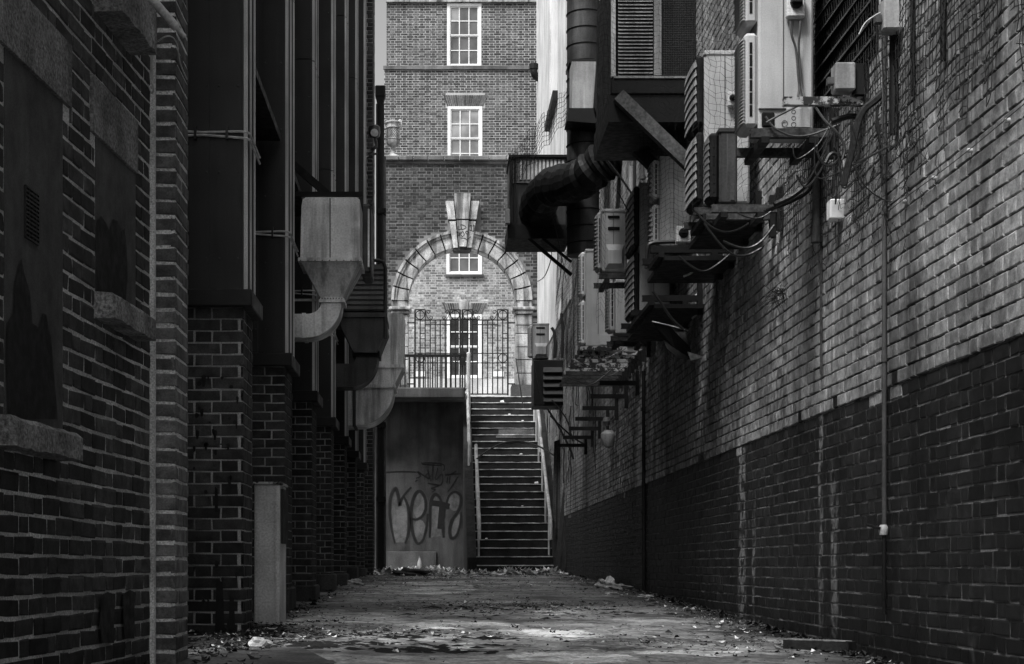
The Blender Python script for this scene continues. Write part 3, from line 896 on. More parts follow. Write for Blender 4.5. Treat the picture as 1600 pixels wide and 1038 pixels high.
big = [[(108,835),(88,750),(76,650),(80,560),(97,510),(115,495),(130,540),(137,598),(150,560),(178,520),(210,485)],
       [(165,545),(188,600),(198,690),(192,780),(172,835)],
       [(213,682),(245,686),(282,662),(302,615),(296,550),(266,510),(235,530),(213,600),(210,690),(222,780),(250,837),(285,812),(306,730),(312,650)],
       [(325,800),(328,700),(328,610),(338,555),(362,530),(392,558),(402,620)], [(412,800),(408,700),(404,610)],
       [(428,592),(445,540),(482,513),(518,538),(521,590),(500,640),(466,690),(450,755),(461,803),(492,788),(516,720),(522,640)]]
MT['spray_m'] = surf('thin_black_overspray', .04, .8, .4, 6, .3, 60, .3)
for s_ in big: ribbon([gp(*q) for q in s_], .10, DG-.0045, MT['spray_m'], sw, 'graffiti_halo')
for s_ in big: ribbon([gp(*q) for q in s_], .07, DG-.006, MT['black_paint'], sw, 'graffiti_letter')
ribbon([gp(*q) for q in ((330,583),(390,590),(448,606))], .13, DG-.008, MT['black_paint'], sw, 'graffiti_blot', taper=False)
ribbon([gp(*q) for q in ((405,600),(398,680),(392,745))], .15, DG-.009, MT['black_paint'], sw, 'graffiti_blot', taper=False)
small = [[(270,335),(340,334),(412,345),(412,385)],[(278,342),(400,350)],[(347,345),(340,440)],[(240,430),(268,415),(250,388),(320,430),(312,375),(332,450)],
         [(375,365),(362,440),(402,402),(396,470),(312,460),(383,474),(333,492),(360,500),(340,515)],[(420,412),(455,405),(492,384)],[(437,420),(432,462)],[(452,415),(447,462)],[(502,418),(470,470),(440,512)],
         [(250,440),(235,450)],[(318,395),(300,415),(318,432),(330,412)],[(40,392),(140,388),(250,391)],[(420,405),(520,402)]]
for s_ in small: ribbon([gp(*q) for q in s_], .03, DG-.0065, MT['black_paint'], sw, 'graffiti_tag', 4)
t = thing('bottle', 'pale bottle standing before the graffiti wall', 'bottle', P(656, 888, DG-.2))
MB().lathe(P(656,888,DG-.2), [(.055,0),(.06,.02),(.055,.14),(.03,.2),(.025,.24)], 12).build('glass', MT['cone'], t, True)
MB().lathe(P(656,888,DG-.2)+Vector((0,0,.241)), [(.028,0),(.028,.03)], 10).build('cap', MT['cable_g'], t)

ld = thing('landing', 'concrete landing slab at the head of the stairs', 'landing', (0, 39, ZL))
MB().box((-1.9, 37.95, ZL-.245), (.60, 40.0, ZL), bev=.03).build('slab', MT['concrete_dk'], ld)
MB().box((-3.0, 40.0, ZL-.6), (4.5, 75, ZL-.006)).build('courtyard', MT['plinth'], ld)
MB().box((-1.9, 39.2, 0), (.6, 39.9, ZL-.25)).build('back_fill', MT['hole'], ld)

N = 24; Y0, Y1 = 33.0, 39.9
z0 = gz(1.5, 33)
rise = (ZL - z0)/N; run = (Y1-Y0)/(N-1)
XS0, XS1 = .755, 2.255
st = thing('staircase', 'long straight flight of dark stone steps with pale worn edges', 'stairs', (1.5, Y0, z0))
for i in range(N):
    ya = Y0 + run*i; zt = z0 + rise*(i+1)
    yb = ya + run + .03 if i < N-1 else 40.0
    b_ = MB().box((XS0, ya+.02, max(z0-.1, zt-rise*1.3)), (XS1, yb, zt-.024)).build('step', MT['step'], st)
    m = MB(); n = 14; rr = random.Random(i)
    vs = []
    for q in range(n+1):
        x = XS0 + (XS1-XS0)*q/n
        yo = ya + rr.uniform(-.006, .014); zo = zt + rr.choice([0, 0, -.002, -.004, -.012])*rr.uniform(.5, 1.2)
        vs += [(x, yo+.012, zt-.023), (x, yo, zt-.018), (x, yo+.004, zo-.004), (x, yo+.02, zo), (x, yb, zt)]
    fs = []
    for q in range(n):
        for k in range(4): fs.append((q*5+k, q*5+5+k, q*5+6+k, q*5+1+k))
    fs += [(0,1,2,3,4), tuple(n*5+k for k in range(5))]
    m.quadmesh(vs, fs).build('tread', MT['nosing'], b_)
for i_, xa_, xb_ in ((18, 779, 835), (17, 775, 838)):
    ya = Y0 + run*i_; zt = z0 + rise*(i_+1)
    MB().box((XX(xa_, ya), ya+.010, zt-.15 if i_ == 18 else zt-.08), (min(XX(xb_, ya), XS1-.01), ya+.019, zt-.026)).build('worn_patch', MT['concrete'], st)
MB().box((XX(770,33), 32.72, z0-.05), (XX(826,33), 32.98, z0+.055), bev=.01).build('foot_block', MT['concrete'], st)
for xa, xb in ((.565, .745), (2.265, 2.44)):
    m = MB()
    pl = [(Y0-.05, z0-.15), (Y0-.05, z0+.32), (Y1, ZL+.06), (Y1+.1, ZL+.06), (Y1+.1, z0-.15)]
    m.quadmesh([(x, y, z) for x in (xa, xb) for y, z in pl], [(0,1,2,3,4),(9,8,7,6,5),(0,5,6,1),(1,6,7,2),(2,7,8,3),(3,8,9,4),(4,9,5,0)]).build('string_wall', MT['step'], st)
def stair_z(y): return z0 + rise*(1 + (y-Y0)/run)
def handrail(label, x, ya, yb, h, posts):
    t = thing('handrail', label, 'handrail', (x, ya, stair_z(ya)), 'tube handrails up the stairs')
    pts = [(x, ya, stair_z(ya)+h-.35), (x, ya-.02, stair_z(ya)+h-.06), (x, ya+.06, stair_z(ya+.06)+h), (x, yb, stair_z(yb)+h), (x, yb+.08, stair_z(yb)+h-.05), (x, yb+.09, stair_z(yb)+h-.3)]
    MB().tube(pts, .034, 10).build('tube', MT['rail'], t, True)
    for k in range(posts):
        y = ya + (yb-ya)*(k+.5)/posts
        MB().tube([(x, y, stair_z(y)+h), (x, y, stair_z(y)-.15)], .022, 8).build('post', MT['rail'], t)
handrail('lower left tube handrail of the stairs', .80, 33.05, 36.0, .82, 3)
handrail('upper left tube handrail of the stairs', .66, 36.0, 39.2, .80, 3)
handrail('lower right tube handrail of the stairs', 2.20, 33.05, 36.3, .82, 3)
handrail('upper right tube handrail of the stairs', 2.20, 36.6, 39.2, .95, 3)
t = thing('newel_post', 'pale steel post where the landing railing meets the stairs', 'post', P(732, 617, 38.6))
MB().tube([P(732,700,38.5), P(732,553,38.5)], .045, 10).build('tube', MT['rail'], t, True)
MB().lathe(P(732,553,38.5), [(.05,0),(.045,.02),(.02,.035)], 10).build('cap', MT['rail'], t, True)
cable('hose', [P(742,720,35.4), P(760,706,35.2), P(785,693,35.2), P(812,690,35.2), P(840,697,35.0), P(858,707,34.8), P(876,719,34.6)], .018, MT['cable_b'], 'black hose arching across the middle of the stairs', cat='hose')

# railing on the landing edge
rl = thing('railing', 'plain black bar railing along the landing edge left of the stairs', 'railing', P(675, 612, 38.5))
D = 38.5
for yy, hh in ((556, 4.5), (609, 3)):
    MB().box(P(600,yy+hh/2,D)+Vector((0,-.02,0)), P(731,yy-hh/2,D)+Vector((0,.02,0))).build('rail', MT['iron'], rl)
x = 604
k = 0
while x < 730:
    MB().box(P(x-1.1,612,D)+Vector((0,-.012,0)), P(x+1.1,557,D)+Vector((0,.012,0))).build('bar', MT['iron'], rl); x += 7.2
# wrought iron gate in the arch
D = 40.75
def circ(x, y, r, n=16): return [P(x + r*math.cos(2*PI*k/n), y + r*math.sin(2*PI*k/n), D) for k in range(n)]
def spiral(cx, cy, r0, r1, a0, turns, n=14):
    out = []
    for k in range(n+1):
        a = a0 + turns*2*PI*k/n; r = r0 + (r1-r0)*k/n
        out.append((cx + r*math.cos(a), cy + r*math.sin(a)))
    return out
def leaf_gate(label, xa, xb, outer_left, gap=None):
    t = thing('iron_gate', label, 'gate', P((xa+xb)/2, 617, D), 'pair of iron gates in the arch')
    def bar(x, y0, y1, w, nm='bar'):
        MB().box(P(x-w/2,y1,D)+Vector((0,-.016,0)), P(x+w/2,y0,D)+Vector((0,.016,0))).build(nm, MT['iron'], t)
    def rail(x0, x1, y, h):
        MB().box(P(x0,y+h/2,D)+Vector((0,-.012,0)), P(x1,y-h/2,D)+Vector((0,.012,0))).build('rail', MT['iron'], t)
    bar(xa, 484, 618, 2.6, 'stile'); bar(xb, 484, 618, 2.6, 'stile')
    rail(xa, xb, 500.3, 1.7); rail(xa, xb, 552.5, 1.3); rail(xa, xb, 567.3, 1.3); rail(xa, xb, 616, 2)
    sq = [(xa, xa+16), (xb-16, xb)]
    for a, b in sq:
        rail(a, b, 484.3, 1.6)
        bar(a if a != xa else b, 484, 501, 1.6); bar((a+b)/2, 484, 501, 1.2)
        MB().tube(circ((a+b)/2, 492.3, 6.8), .0105, 6, closed=True).build('ring', MT['iron'], t, True)
        MB().tube(circ((a+b)/2, 559.8, 6.8), .0105, 6, closed=True).build('ring', MT['iron'], t, True)
        rail((a+b)/2, b if a == xa else b, 521.5, 1.2); rail((a+b)/2, b, 529.5, 1.2)
    rail(xa+16, xb-16, 507.6, 1.4)
    x = xa+8
    while x < xb-3:
        bar(x, 500, 617, 1.75); x += 7.85
    for sgn, x0 in ((1, xa+16), (-1, xb-16)):
        c1 = [(x0 + sgn*p[0], p[1]) for p in spiral(5.5, 487.6, 1.2, 3.6, 0, -1.0)]
        c2 = [(x0 + sgn*p[0], p[1]) for p in spiral(9.0, 496.0, 1.0, 3.0, .5, 1.1)]
        pts = list(reversed(spiral(4.8, 488, 3.6, 1.0, PI, 1.1))) + [(1.2, 491), (3.2, 496.5), (6.5, 499.3)] + spiral(8.8, 496.2, 3.1, .9, PI*.5, -1.15)
        MB().tube([P(x0 + sgn*p[0], p[1], D) for p in pts], .0105, 6).build('scroll', MT['iron'], t, True)
    return t
g1 = leaf_gate('left leaf of the black iron gate in the arch', 648.5, 719, True)
g2 = leaf_gate('right leaf of the black iron gate in the arch', 722.5, 793.5, False)
MB().box(P(718,572,D)+Vector((0,-.05,0)), P(727,549,D)+Vector((0,.05,0))).build('lock_case', MT['iron'], g2)
for gx, xx0, xx1 in ((g1, 636, 649), (g2, 793, 805)):
    for yy in (504.5, 600):
        MB().box(P(xx0,yy+1,D), P(xx1,yy-1,D)+Vector((0,.02,0))).build('hinge', MT['iron'], gx)

# ------------------------------------------------------------------ arched screen wall
D = 41.2
TH = .55
aw = thing('arch_wall', 'brick screen wall pierced by a stone arch at the head of the stairs', 'wall', P(722, 617, D))
S = D/F
cx = XX(721.5, D); cz = ZZ(471, D); ro = 109.5*S; ri = 83.5*S
zt_ = ZZ(252, D); xl, xr_ = XX(590, D), XX(900, D); zb = ZL-.3
na = 40
top = []; arcp = []
for k in range(na+1):
    a = PI - PI*k/na
    arcp.append((cx + (ro-.02)*math.cos(a), cz + (ro-.02)*math.sin(a)))
    top.append((cx + (ro-.02)*math.cos(a), zt_))
m = MB()
m.strip(top, arcp, D, D+TH)
m.box((xl, D, zb), (cx-ro+.02, D+TH, zt_)); m.box((cx+ro-.02, D, zb), (xr_, D+TH, zt_))
m.build('mortar', MT['mortar_arch'], aw)
Wf = Wall((0, D), (0, -1))
ks0, ks1, kz = XX(697, D), XX(748, D), ZZ(317, D)
bl = []
for b in field(xl, xr_, zb, zt_, phase=.07, joint=.014):
    mx, mz = (b[0]+b[1])/2, (b[2]+b[3])/2
    ok = True
    for q in ((b[0], b[2]), (b[1], b[2]), (b[0], b[3]), (b[1], b[3])):
        if q[1] >= cz and math.hypot(q[0]-cx, q[1]-cz) < ro: ok = False
        if q[1] < cz and abs(q[0]-cx) < ro: ok = False
    if XX(700,D) < b[1] and b[0] < XX(745,D) and b[2] > ZZ(395,D) and b[2] < ZZ(318,D): ok = False
    if ok: bl.append(b)
lay(aw, [(Wf, bl, lambda W, b: MT['brick_arch'])], 0, d=.005)
# voussoirs
def ringstone(a0, a1, r0, r1, y0, y1, name, parent, mat=MT['stone'], n=4):
    A_ = [(cx + r1*math.cos(a0+(a1-a0)*i/n), cz + r1*math.sin(a0+(a1-a0)*i/n)) for i in range(n+1)]
    B_ = [(cx + r0*math.cos(a0+(a1-a0)*i/n), cz + r0*math.sin(a0+(a1-a0)*i/n)) for i in range(n+1)]
    return MB().strip(A_, B_, y0, y1).build(name, mat, parent)
nv = 15
for k in range(nv):
    if k == 7: continue
    a0 = PI*k/nv + .012; a1 = PI*(k+1)/nv - .012
    v = ringstone(a0, a1, ri, ro-.12, D-.05, D+TH, 'voussoir', aw)
    ringstone(a0, a1, ro-.118, ro-.06, D-.085, D-.01, 'moulding', v)
    ringstone(a0, a1, ro-.058, ro+.005, D-.12, D-.01, 'moulding', v)
    ringstone(a0, a1, ri-.002, ri+.09, D-.075, D-.052, 'moulding', v)
for a0 in (0, PI):
    pass
m = MB()
# dark joints behind voussoirs
ringstone(0, PI, ri+.01, ro-.01, D-.03, D+TH-.02, 'arch_joint', aw, MT['hole'], 40)
# keystone
def kst(poly, y0, nm='keystone'):
    return MB().prism(pp(poly, D), y0, D+.3).build(nm, MT['stone'], aw)
kst([(709.3,305.5),(735,305.5),(732.5,345),(713.3,345)], D-.24)
kst([(713.5,347.5),(732.2,347.5),(728.5,388),(717,388)], D-.24)
kst([(696,316.5),(708.3,316.5),(711.5,345),(700.5,345)], D-.17); kst([(702,348),(711.8,348),(715.3,389),(708.5,389)], D-.17)
kst([(736,316.5),(748.3,316.5),(744,345),(733.5,345)], D-.17); kst([(733.2,348),(743,348),(736.5,389),(729.8,389)], D-.17)
MB().prism(pp([(700,343.8),(744.5,343.8),(744,349),(701,349)], D), D-.15, D+.2).build('keystone_joint', MT['hole'], aw)
MB().prism(pp([(707,388.5),(737,388.5),(734,393),(710,393)], D), D-.14, D+.3).build('keystone_foot', MT['concrete_dk'], aw)
def kp(x, y): return (690 + x/10.386, 300 + y/10.386)
for s_ in ([(265,550),(270,612),(322,600)], [(310,530),(318,575),(330,612),(398,578),(360,545),(310,530)], [(262,645),(300,720)], [(305,650),(268,715)],
           [(340,640),(310,685),(335,725),(368,690),(345,645)], [(430,690),(390,670),(400,640),(435,650),(428,700),(420,760)], [(305,748),(380,755),(410,780),(475,725)], [(342,793),(356,796)]):
    ribbon([kp(*q) for q in s_], .016, D-.245, MT['black_paint'], aw, 'keystone_graffiti', 4, False)
for s_ in ([(455,560),(485,540),(480,620)], [(505,560),(528,540),(518,632)], [(455,622),(525,640)]):
    ribbon([kp(*q) for q in s_], .016, D-.175, MT['black_paint'], aw, 'keystone_graffiti', 4, False)
# stains, imposts, jambs
for sg in (-1, 1):
    xa, xb = cx + sg*ri, cx + sg*ro
    lo, hi = min(xa, xb), max(xa, xb)
    MB().box((lo+.004, D-.04, ZZ(480,D)), (hi-.004, D+TH, cz-.004)).build('springer', MT['stone'], aw)
    MB().box((lo-.06, D-.16, ZZ(485.5,D)), (hi+.07, D+TH+.02, ZZ(480.5,D)), bev=.02).build('impost', MT['stone'], aw)
    MB().box((lo-.02, D-.11, ZZ(491.5,D)), (hi+.03, D+TH, ZZ(486,D)), bev=.02).build('impost', MT['stone'], aw)
    ys = [492.5, 509, 522, 543, 563, 584, 617]
    for a, b in zip(ys[:-1], ys[1:]):
        MB().box((lo+R.uniform(0,.01), D-.05-R.uniform(0,.008), ZZ(b,D)+.012), (hi, D+TH, ZZ(a,D)-.006), bev=.008).build('jamb_block', MT['stone'], aw)
    MB().box((lo+.03, D-.02, ZZ(620,D)), (hi-.02, D+TH-.05, ZZ(492,D))).build('jamb_joint', MT['hole'], aw)
    MB().box((lo-.09, D-.12, ZL-.02), (hi+.04, D+TH+.03, ZZ(602,D))).build('jamb_base', MT['concrete_dk'], aw)
# coping stones
x = XX(600, D) - .02; k = 0
while x < XX(800, D):
    w_ = R.uniform(.34, .42)
    MB().box((x, D-.10, ZZ(252,D)+.002), (x+w_-.012, D+TH+.1, ZZ(245,D)+R.uniform(0,.01)), bev=.02).build('coping_stone', MT['concrete'], aw)
    x += w_
MB().box((XX(600,D), D-.05, ZZ(256.5,D)), (XX(800,D), D-.002, ZZ(252,D)-.001)).build('coping_drip', MT['concrete_dk'], aw)
# urn
t = thing('stone_urn', 'fluted stone urn with scroll handles on the left end of the arch wall', 'urn', P(613, 245, D))
u = 1/F*D
c0 = P(613.5, 245, D) + Vector((0, .25, .0))
prof = [(13,0),(13,2.5),(10,4.5),(8.5,6),(4.5,8),(3.2,14),(3.6,18),(5,19)]
MB().lathe(c0, [(r*u, h*u) for r, h in prof], 22).build('foot', MT['stone'], t, True)
MB().lathe(c0, [(r*u, h*u) for r, h in [(5,19.1),(8,20.5),(10.5,24),(11.3,29),(11.3,30)]], 22).build('bowl', MT['stone'], t, True)
m = MB(); nn = 44; lv = 12
for k in range(lv+1):
    h = 31 + 17*k/lv
    for q in range(nn):
        a = 2*PI*q/nn
        r = (9.9 + .75*math.cos(22*(a) + 0) ) * u
        aa = a + k*.09
        m.v.append((c0.x + r*math.cos(aa), c0.y + r*math.sin(aa), c0.z + h*u))
for k in range(lv):
    for q in range(nn):
        m.f.append((k*nn+q, k*nn+(q+1) % nn, (k+1)*nn+(q+1) % nn, (k+1)*nn+q)); m.m.append(0)
m.build('fluted_body', MT['stone'], t)
MB().lathe(c0, [(r*u, h*u) for r, h in [(11.8,29.6),(12.2,30.2),(12.2,31),(11,31.6)]], 22).build('lower_band', MT['stone'], t, True)
MB().lathe(c0, [(r*u, h*u) for r, h in [(10,48),(11.8,48.3),(11.8,49.2),(9.8,49.8),(9.8,55.5),(12,56.5),(12,58),(9,58.6)]], 22).build('neck', MT['stone'], t, True)
MB().lathe(c0, [(r*u, h*u) for r, h in [(8,58.7),(6.5,60.3),(2,61.5),(1.6,62.6),(2.2,63.2),(1,64)]], 18).build('lid', MT['stone'], t, True)
for sg in (-1, 1):
    pts = [c0 + Vector((sg*(x*u), 0, h*u)) for x, h in ((11.5,48.5),(13.2,52),(13.6,57),(12.6,60.5),(10.6,61),(10,59),(11.2,58),(12,59.2))]
    MB().tube(smooth_pts(pts, 3), 1.5*u, 8).build('handle', MT['stone'], t, True)

# ------------------------------------------------------------------ office building behind
D = 51.0
ob = thing('office_building', 'plain brick office block with white sash windows behind the arch', 'building', P(722, 620, D))
ZU = ZZ(107, D)
mu, ml = MB(), MB()
for (m_, xl_, yf, zb_, zt2, ws) in ((mu, 604, D, ZU, 24, [(698.5,752,6,105)]), (ml, 600.5, D-.06, ZL, ZU-.002, [(699.5,753.5,167.5,267),(697.5,753,330,430),(698.5,752.5,492,592)])):
    a_, b_ = XX(700.5,D), XX(751.5,D)
    m_.box((XX(xl_,D), yf, zb_), (a_, D+8, zt2)); m_.box((b_, yf, zb_), (6, D+8, zt2))
    zz = zt2
    for w_ in ws:
        m_.box((a_, yf, ZZ(w_[2]+1.5,D)), (b_, D+8, zz)); zz = ZZ(w_[3]-1.5,D)
    m_.box((a_, yf, zb_), (b_, D+8, zz))
mu.build('upper_mortar', MT['mortar_far'], ob); ml.build('mortar', MT['mortar_far'], ob)
MB().box((XX(700.5,D)-.01, D+.6, ZL+.2), (XX(751.5,D)+.01, D+.7, 23)).build('dark_rooms', MT['hole'], ob)
Wu = Wall((0, D), (0, -1)); Wl = Wall((0, D-.06), (0, -1))
wins = [(698.5, 752, 6, 105), (699.5, 753.5, 167.5, 267), (697.5, 753, 330, 430), (698.5, 752.5, 492, 592)]
hs = [(XX(a,D), XX(b,D), ZZ(d,D), ZZ(c,D)) for a, b, c, d in wins]
heads = [(XX(a-3,D), XX(b+4,D), ZZ(c-.5,D), ZZ(c-19,D)) for a, b, c, d in wins[1:]]
bl = []
for b in field(XX(604,D), 3.6, ZU+.02, ZZ(-45,D), phase=.1, joint=.017):
    bl += cut(b, [hs[0], (-9, 9, ZZ(105.5,D)-.001, ZZ(104,D))])
bl2 = []
for b in field(XX(600.5,D), 3.6, ZZ(600,D), ZU-.03, phase=.03, joint=.017):
    bl2 += cut(b, hs[1:] + heads)
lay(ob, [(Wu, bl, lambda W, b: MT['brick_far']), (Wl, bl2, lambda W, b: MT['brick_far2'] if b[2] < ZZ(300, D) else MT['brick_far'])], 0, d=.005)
MB().box((XX(599,D), D-.12, ZZ(110,D)), (4, D-.05, ZZ(104.6,D))).build('string_course', MT['concrete'], ob)
MB().box((XX(603,D), D-.10, ZZ(4.5,D)), (4, D-.002, ZZ(-8,D))).build('stone_band', MT['stone'], ob)
MB().box((XX(600,D), D-.11, ZL-.1), (4, D-.062, ZZ(593,D))).build('plinth', MT['plinth'], ob)
for (x0, x1) in ((649.5, 664), (769, 787)):
    MB().box((XX(x0,D), D-.10, ZZ(589,D)), (XX(x1,D), D-.055, ZZ(581,D))).build('white_plaque', MT['white'], ob)
for i, (xa, xb, ya, yb) in enumerate(wins):
    yo = D - (.06 if i else 0)
    x0, x1, z0_, z1_ = XX(xa,D), XX(xb,D), ZZ(yb,D), ZZ(ya,D)
    gm = [MT['glass_m'], MT['glass_b'], MT['glass_m'], MT['glass']][i]
    m = MB(); fw = 4.6*u if False else .085
    for q in ((x0, z0_, x0+fw, z1_), (x1-fw, z0_, x1, z1_), (x0+fw, z1_-.08, x1-fw, z1_), (x0+fw, z0_, x1-fw, z0_+.07)):
        m.box((q[0], yo-.025, q[1]), (q[2], yo+.1, q[3]))
    wf = m.build('window', MT['white'], ob)
    xi0, xi1, zi0, zi1 = x0+fw, x1-fw, z0_+.07, z1_-.08
    zm = (zi0+zi1)/2
    for (za, zb_, yy) in ((zi0, zm, .045), (zm, zi1, .02)):
        s_ = MB()
        s_.box((xi0, yo+yy-.018, za), (xi1, yo+yy+.018, za+.035)); s_.box((xi0, yo+yy-.018, zb_-.035), (xi1, yo+yy+.018, zb_))
        s_.box((xi0, yo+yy-.02, za+.035), (xi0+.03, yo+yy+.016, zb_-.035)); s_.box((xi1-.03, yo+yy-.02, za+.035), (xi1, yo+yy+.016, zb_-.035))
        zc_ = (za+zb_)/2
        for k in (1, 2):
            xx = xi0 + (xi1-xi0)*k/3
            s_.box((xx-.016, yo+yy-.016, za+.035), (xx+.016, yo+yy+.014, zc_-.013)); s_.box((xx-.016, yo+yy-.016, zc_+.013), (xx+.016, yo+yy+.014, zb_-.035))
        s_.box((xi0+.03, yo+yy-.014, zc_-.013), (xi1-.03, yo+yy+.012, zc_+.013))
        s_.build('sash', MT['white'], wf)
        for k in range(3):
            for r_ in range(2):
                xa_, xb_ = xi0 + (xi1-xi0)*k/3, xi0 + (xi1-xi0)*(k+1)/3
                za_, zb2 = (za, zc_) if r_ == 0 else (zc_, zb_)
                gm2 = gm
                if i == 0 and k == 0 and r_ == 1 and yy < .03: gm2 = MT['glass_b']
                tl = R.uniform(-.004, .004)
                MB().quadmesh([(xa_, yo+yy+.004-tl, za_), (xb_, yo+yy+.004+tl, za_), (xb_, yo+yy+.004+tl, zb2), (xa_, yo+yy+.004-tl, zb2)], [(0,1,2,3)]).build('pane', gm2, wf)
    if i in (1, 3):
        MB()
    if i == 2:
        MB().box((x0-.03, yo-.09, z0_-.075), (x1+.05, yo+.05, z0_-.003)).build('window_sill', MT['concrete_dk'], ob)
    # gauged brick flat arch
    if i:
        nb = 19; zb0, zb1 = z1_+.012, z1_+.34
        for k in range(nb):
            if i == 3 and 7 <= k <= 11: continue
            f0, f1 = k/nb, (k+1)/nb
            bx0, bx1 = x0-.02, x1+.02; tx0, tx1 = x0-.15, x1+.17
            gp_ = .006
            poly = [(bx0+(bx1-bx0)*f0+gp_, zb0), (bx0+(bx1-bx0)*f1-gp_, zb0), (tx0+(tx1-tx0)*f1-gp_, zb1), (tx0+(tx1-tx0)*f0+gp_, zb1)]
            MB().prism(poly, yo-.014, yo+.01).build('arch_brick', MT['brick_far'], ob)
        if i == 3:
            MB().prism([(XX(720,D), zb0), (XX(730,D), zb0), (XX(732,D), zb1+.05), (XX(718,D), zb1+.05)], yo-.06, yo+.01).build('keystone', MT['stone'], ob)
# grey drain elbow at the corner of the white wall
t = thing('drain_pipe', 'short black drain elbow poking from the top of the white wall', 'pipe', P(840, 118, 41))
MB().tube(smooth_pts([P(834,106,40.9), P(835,116,40.9), P(840,122,41), P(848,123,41.2)], 4), .085, 10).build('elbow', MT['dark'], t, True)
MB().lathe(P(834,108,40.9), [(.11,0),(.11,.12),(.09,.13)], 12).build('collar', MT['dark'], t)

# ------------------------------------------------------------------ air conditioners on the right wall
def ac_unit(label, x0, x1, y0, y1, z0, z1, fans=2, mat='ac', guard=.075, slats=14, group='air conditioning units on the right wall', cat='air conditioner', handle=False, name='air_conditioner', smat='ac_d', tooth=.022, gmat=None):
    """casing with its fan side facing the alley (-X); z relative to the eye"""
    z0 += ZC; z1 += ZC
    t = thing(name, label, cat, ((x0+x1)/2, (y0+y1)/2, z0), group)
    MB().box((x0, y0, z0), (x1, y1, z1), bev=.014).build('casing', MT[mat], t)
    MB().box((x0-.006, y0-.008, z1-.028), (x1+.006, y1+.008, z1+.006), bev=.006).build('lid', MT[mat], t)
    xm = x0 + (x1-x0)*.45
    MB().box((xm-.0025, y0-.004, z0+.15), (xm+.0025, y0+.01, z1-.04)).build('seam', MT['cable_g'], t)
    MB().box((xm+.02, y0-.005, z0+.02), (x1-.02, y0+.005, z0+.14), bev=.003).build('valve_cover', MT[mat], t)
    h = (z1-z0)/fans
    for k in range(fans):
        za, zb = z0 + h*k + .03, z0 + h*(k+1) - .025
        gpt = MB().box((x0-guard, y0+.012, za), (x0-.001, y1-.012, zb), bev=.02).build('fan_guard', MT[gmat or mat], t)
        ns = max(3, int(slats)); pit = (zb-za-.05)/ns
        for q in range(ns):
            zz = za + .02 + pit*q
            s_ = MB(); n = 5; vs = []
            for w_ in range(n+1):
                f_ = w_/n; up = tooth*1.2*math.sin(PI*f_*.9)
                yy = y0+.015 + (y1-y0-.03)*f_
                vs += [(x0-guard-tooth, yy, zz+up), (x0-guard-.003, yy, zz+pit*.95+up), (x0-guard+.006, yy, zz+pit*.2+up)]
            fs = []
            for w_ in range(n):
                for c_ in range(3): fs.append((w_*3+c_, w_*3+(c_+1) % 3, w_*3+3+(c_+1) % 3, w_*3+3+c_))
            fs += [(0,1,2), (n*3,n*3+1,n*3+2)]
            s_.quadmesh(vs, fs).build('slat', MT[smat], gpt)
        m = MB()
        for q in range(6):
            hh = (zb-za)*.8/6
            m.box((x0-guard*.62, y0+.009, za+(zb-za)*.1+hh*q+.004), (x0-guard*.42, y0+.0125, za+(zb-za)*.1+hh*(q+1)-.004))
        m.build('side_slot', MT['hole'], gpt)
    if handle:
        for hz, hh in ((.90, .03), (.72, .035)):
            zz = z0 + (z1-z0)*hz
            MB().box((x0+.06, y0-.010, zz-hh), (x1-.08, y0+.004, zz), bev=.006).build('hand_grip', MT['hole'], t)
        zz = z0 + (z1-z0)*.38
        MB().quadmesh([(x0+.03, y0-.003, zz+.04), (x1-.03, y0-.003, zz+.04), (x1-.06, y0-.05, zz-.03), (x0+.06, y0-.05, zz-.03), (x0+.06, y0-.05, z0+.08), (x1-.06, y0-.05, z0+.08), (x0+.03, y0-.003, z0+.03), (x1-.03, y0-.003, z0+.03)],
                      [(0,1,2,3),(3,2,5,4),(4,5,7,6),(0,3,4,6),(1,7,5,2)]).build('valve_shroud', MT[mat], t)
    return t
def bracket(label, x0, ys, z, mat='dark_rust', drop=.12, group='steel brackets under the air conditioners', deck=0, rails=True):
    z += ZC
    t = thing('wall_bracket', label, 'bracket', (XR, ys[0], z-.05), group)
    for y in ys:
        m = MB(); zz_ = z; m.box((x0, y-.025, z-.055), (XR+.0-.01, y-.018, z-.001)); m.box((x0, y-.018, z-.008), (XR-.01, y+.025, z-.001)); m.box((x0, y-.018, z-.055), (XR-.01, y+.025, z-.048))
        m.build('arm', MT[mat], t)
        MB().box((XR-.06, y-.03, z-.06-drop), (XR-.011, y+.03, z+.12)).build('upright', MT['dark'], t)
    if deck: MB().box((x0+.10, ys[0]-.12, z-.135), (XR-.012, ys[-1]+deck, z-.098)).build('deck', MT['dark'], t)
    for xx in (x0+.06, XR-.2):
        if rails: MB().box((xx, ys[0]-.05, z-.095), (xx+.05, ys[-1]+.05, z-.057)).build('cross_rail', MT['dark'], t)
    return t
u1 = ac_unit('large pale unit with an isolator switch and twin louvred fan fronts, nearest and highest', 1.97, 2.31, 10.4, 10.72, 2.68, 3.95, 2, slats=26, tooth=.014, guard=.085)
ac_unit('small unit tucked low behind the nearest large air conditioner', 2.03, 2.16, 12.2, 12.45, 2.62, 3.16, 1, 'galv_d', slats=9, tooth=.008, gmat='dark', smat='guard')
ac_unit('tall netted unit with a white lid behind the nearest large one', 2.0, 2.34, 12.7, 13.25, 2.72, 3.87, 2, 'ac', slats=7, guard=.06, tooth=.014, gmat='dark')
ac_unit('tall netted unit under the timber strut with a switch box below', 2.14, 2.43, 16.3, 16.6, 3.09, 3.95, 2, 'ac', slats=7)
ac_unit('tall unit beneath the black condenser hut, its curved slats in view', 2.05, 2.36, 17.2, 18.0, 2.56, 3.9, 2, 'ac_d', slats=8, guard=.06, tooth=.014, gmat='dark')
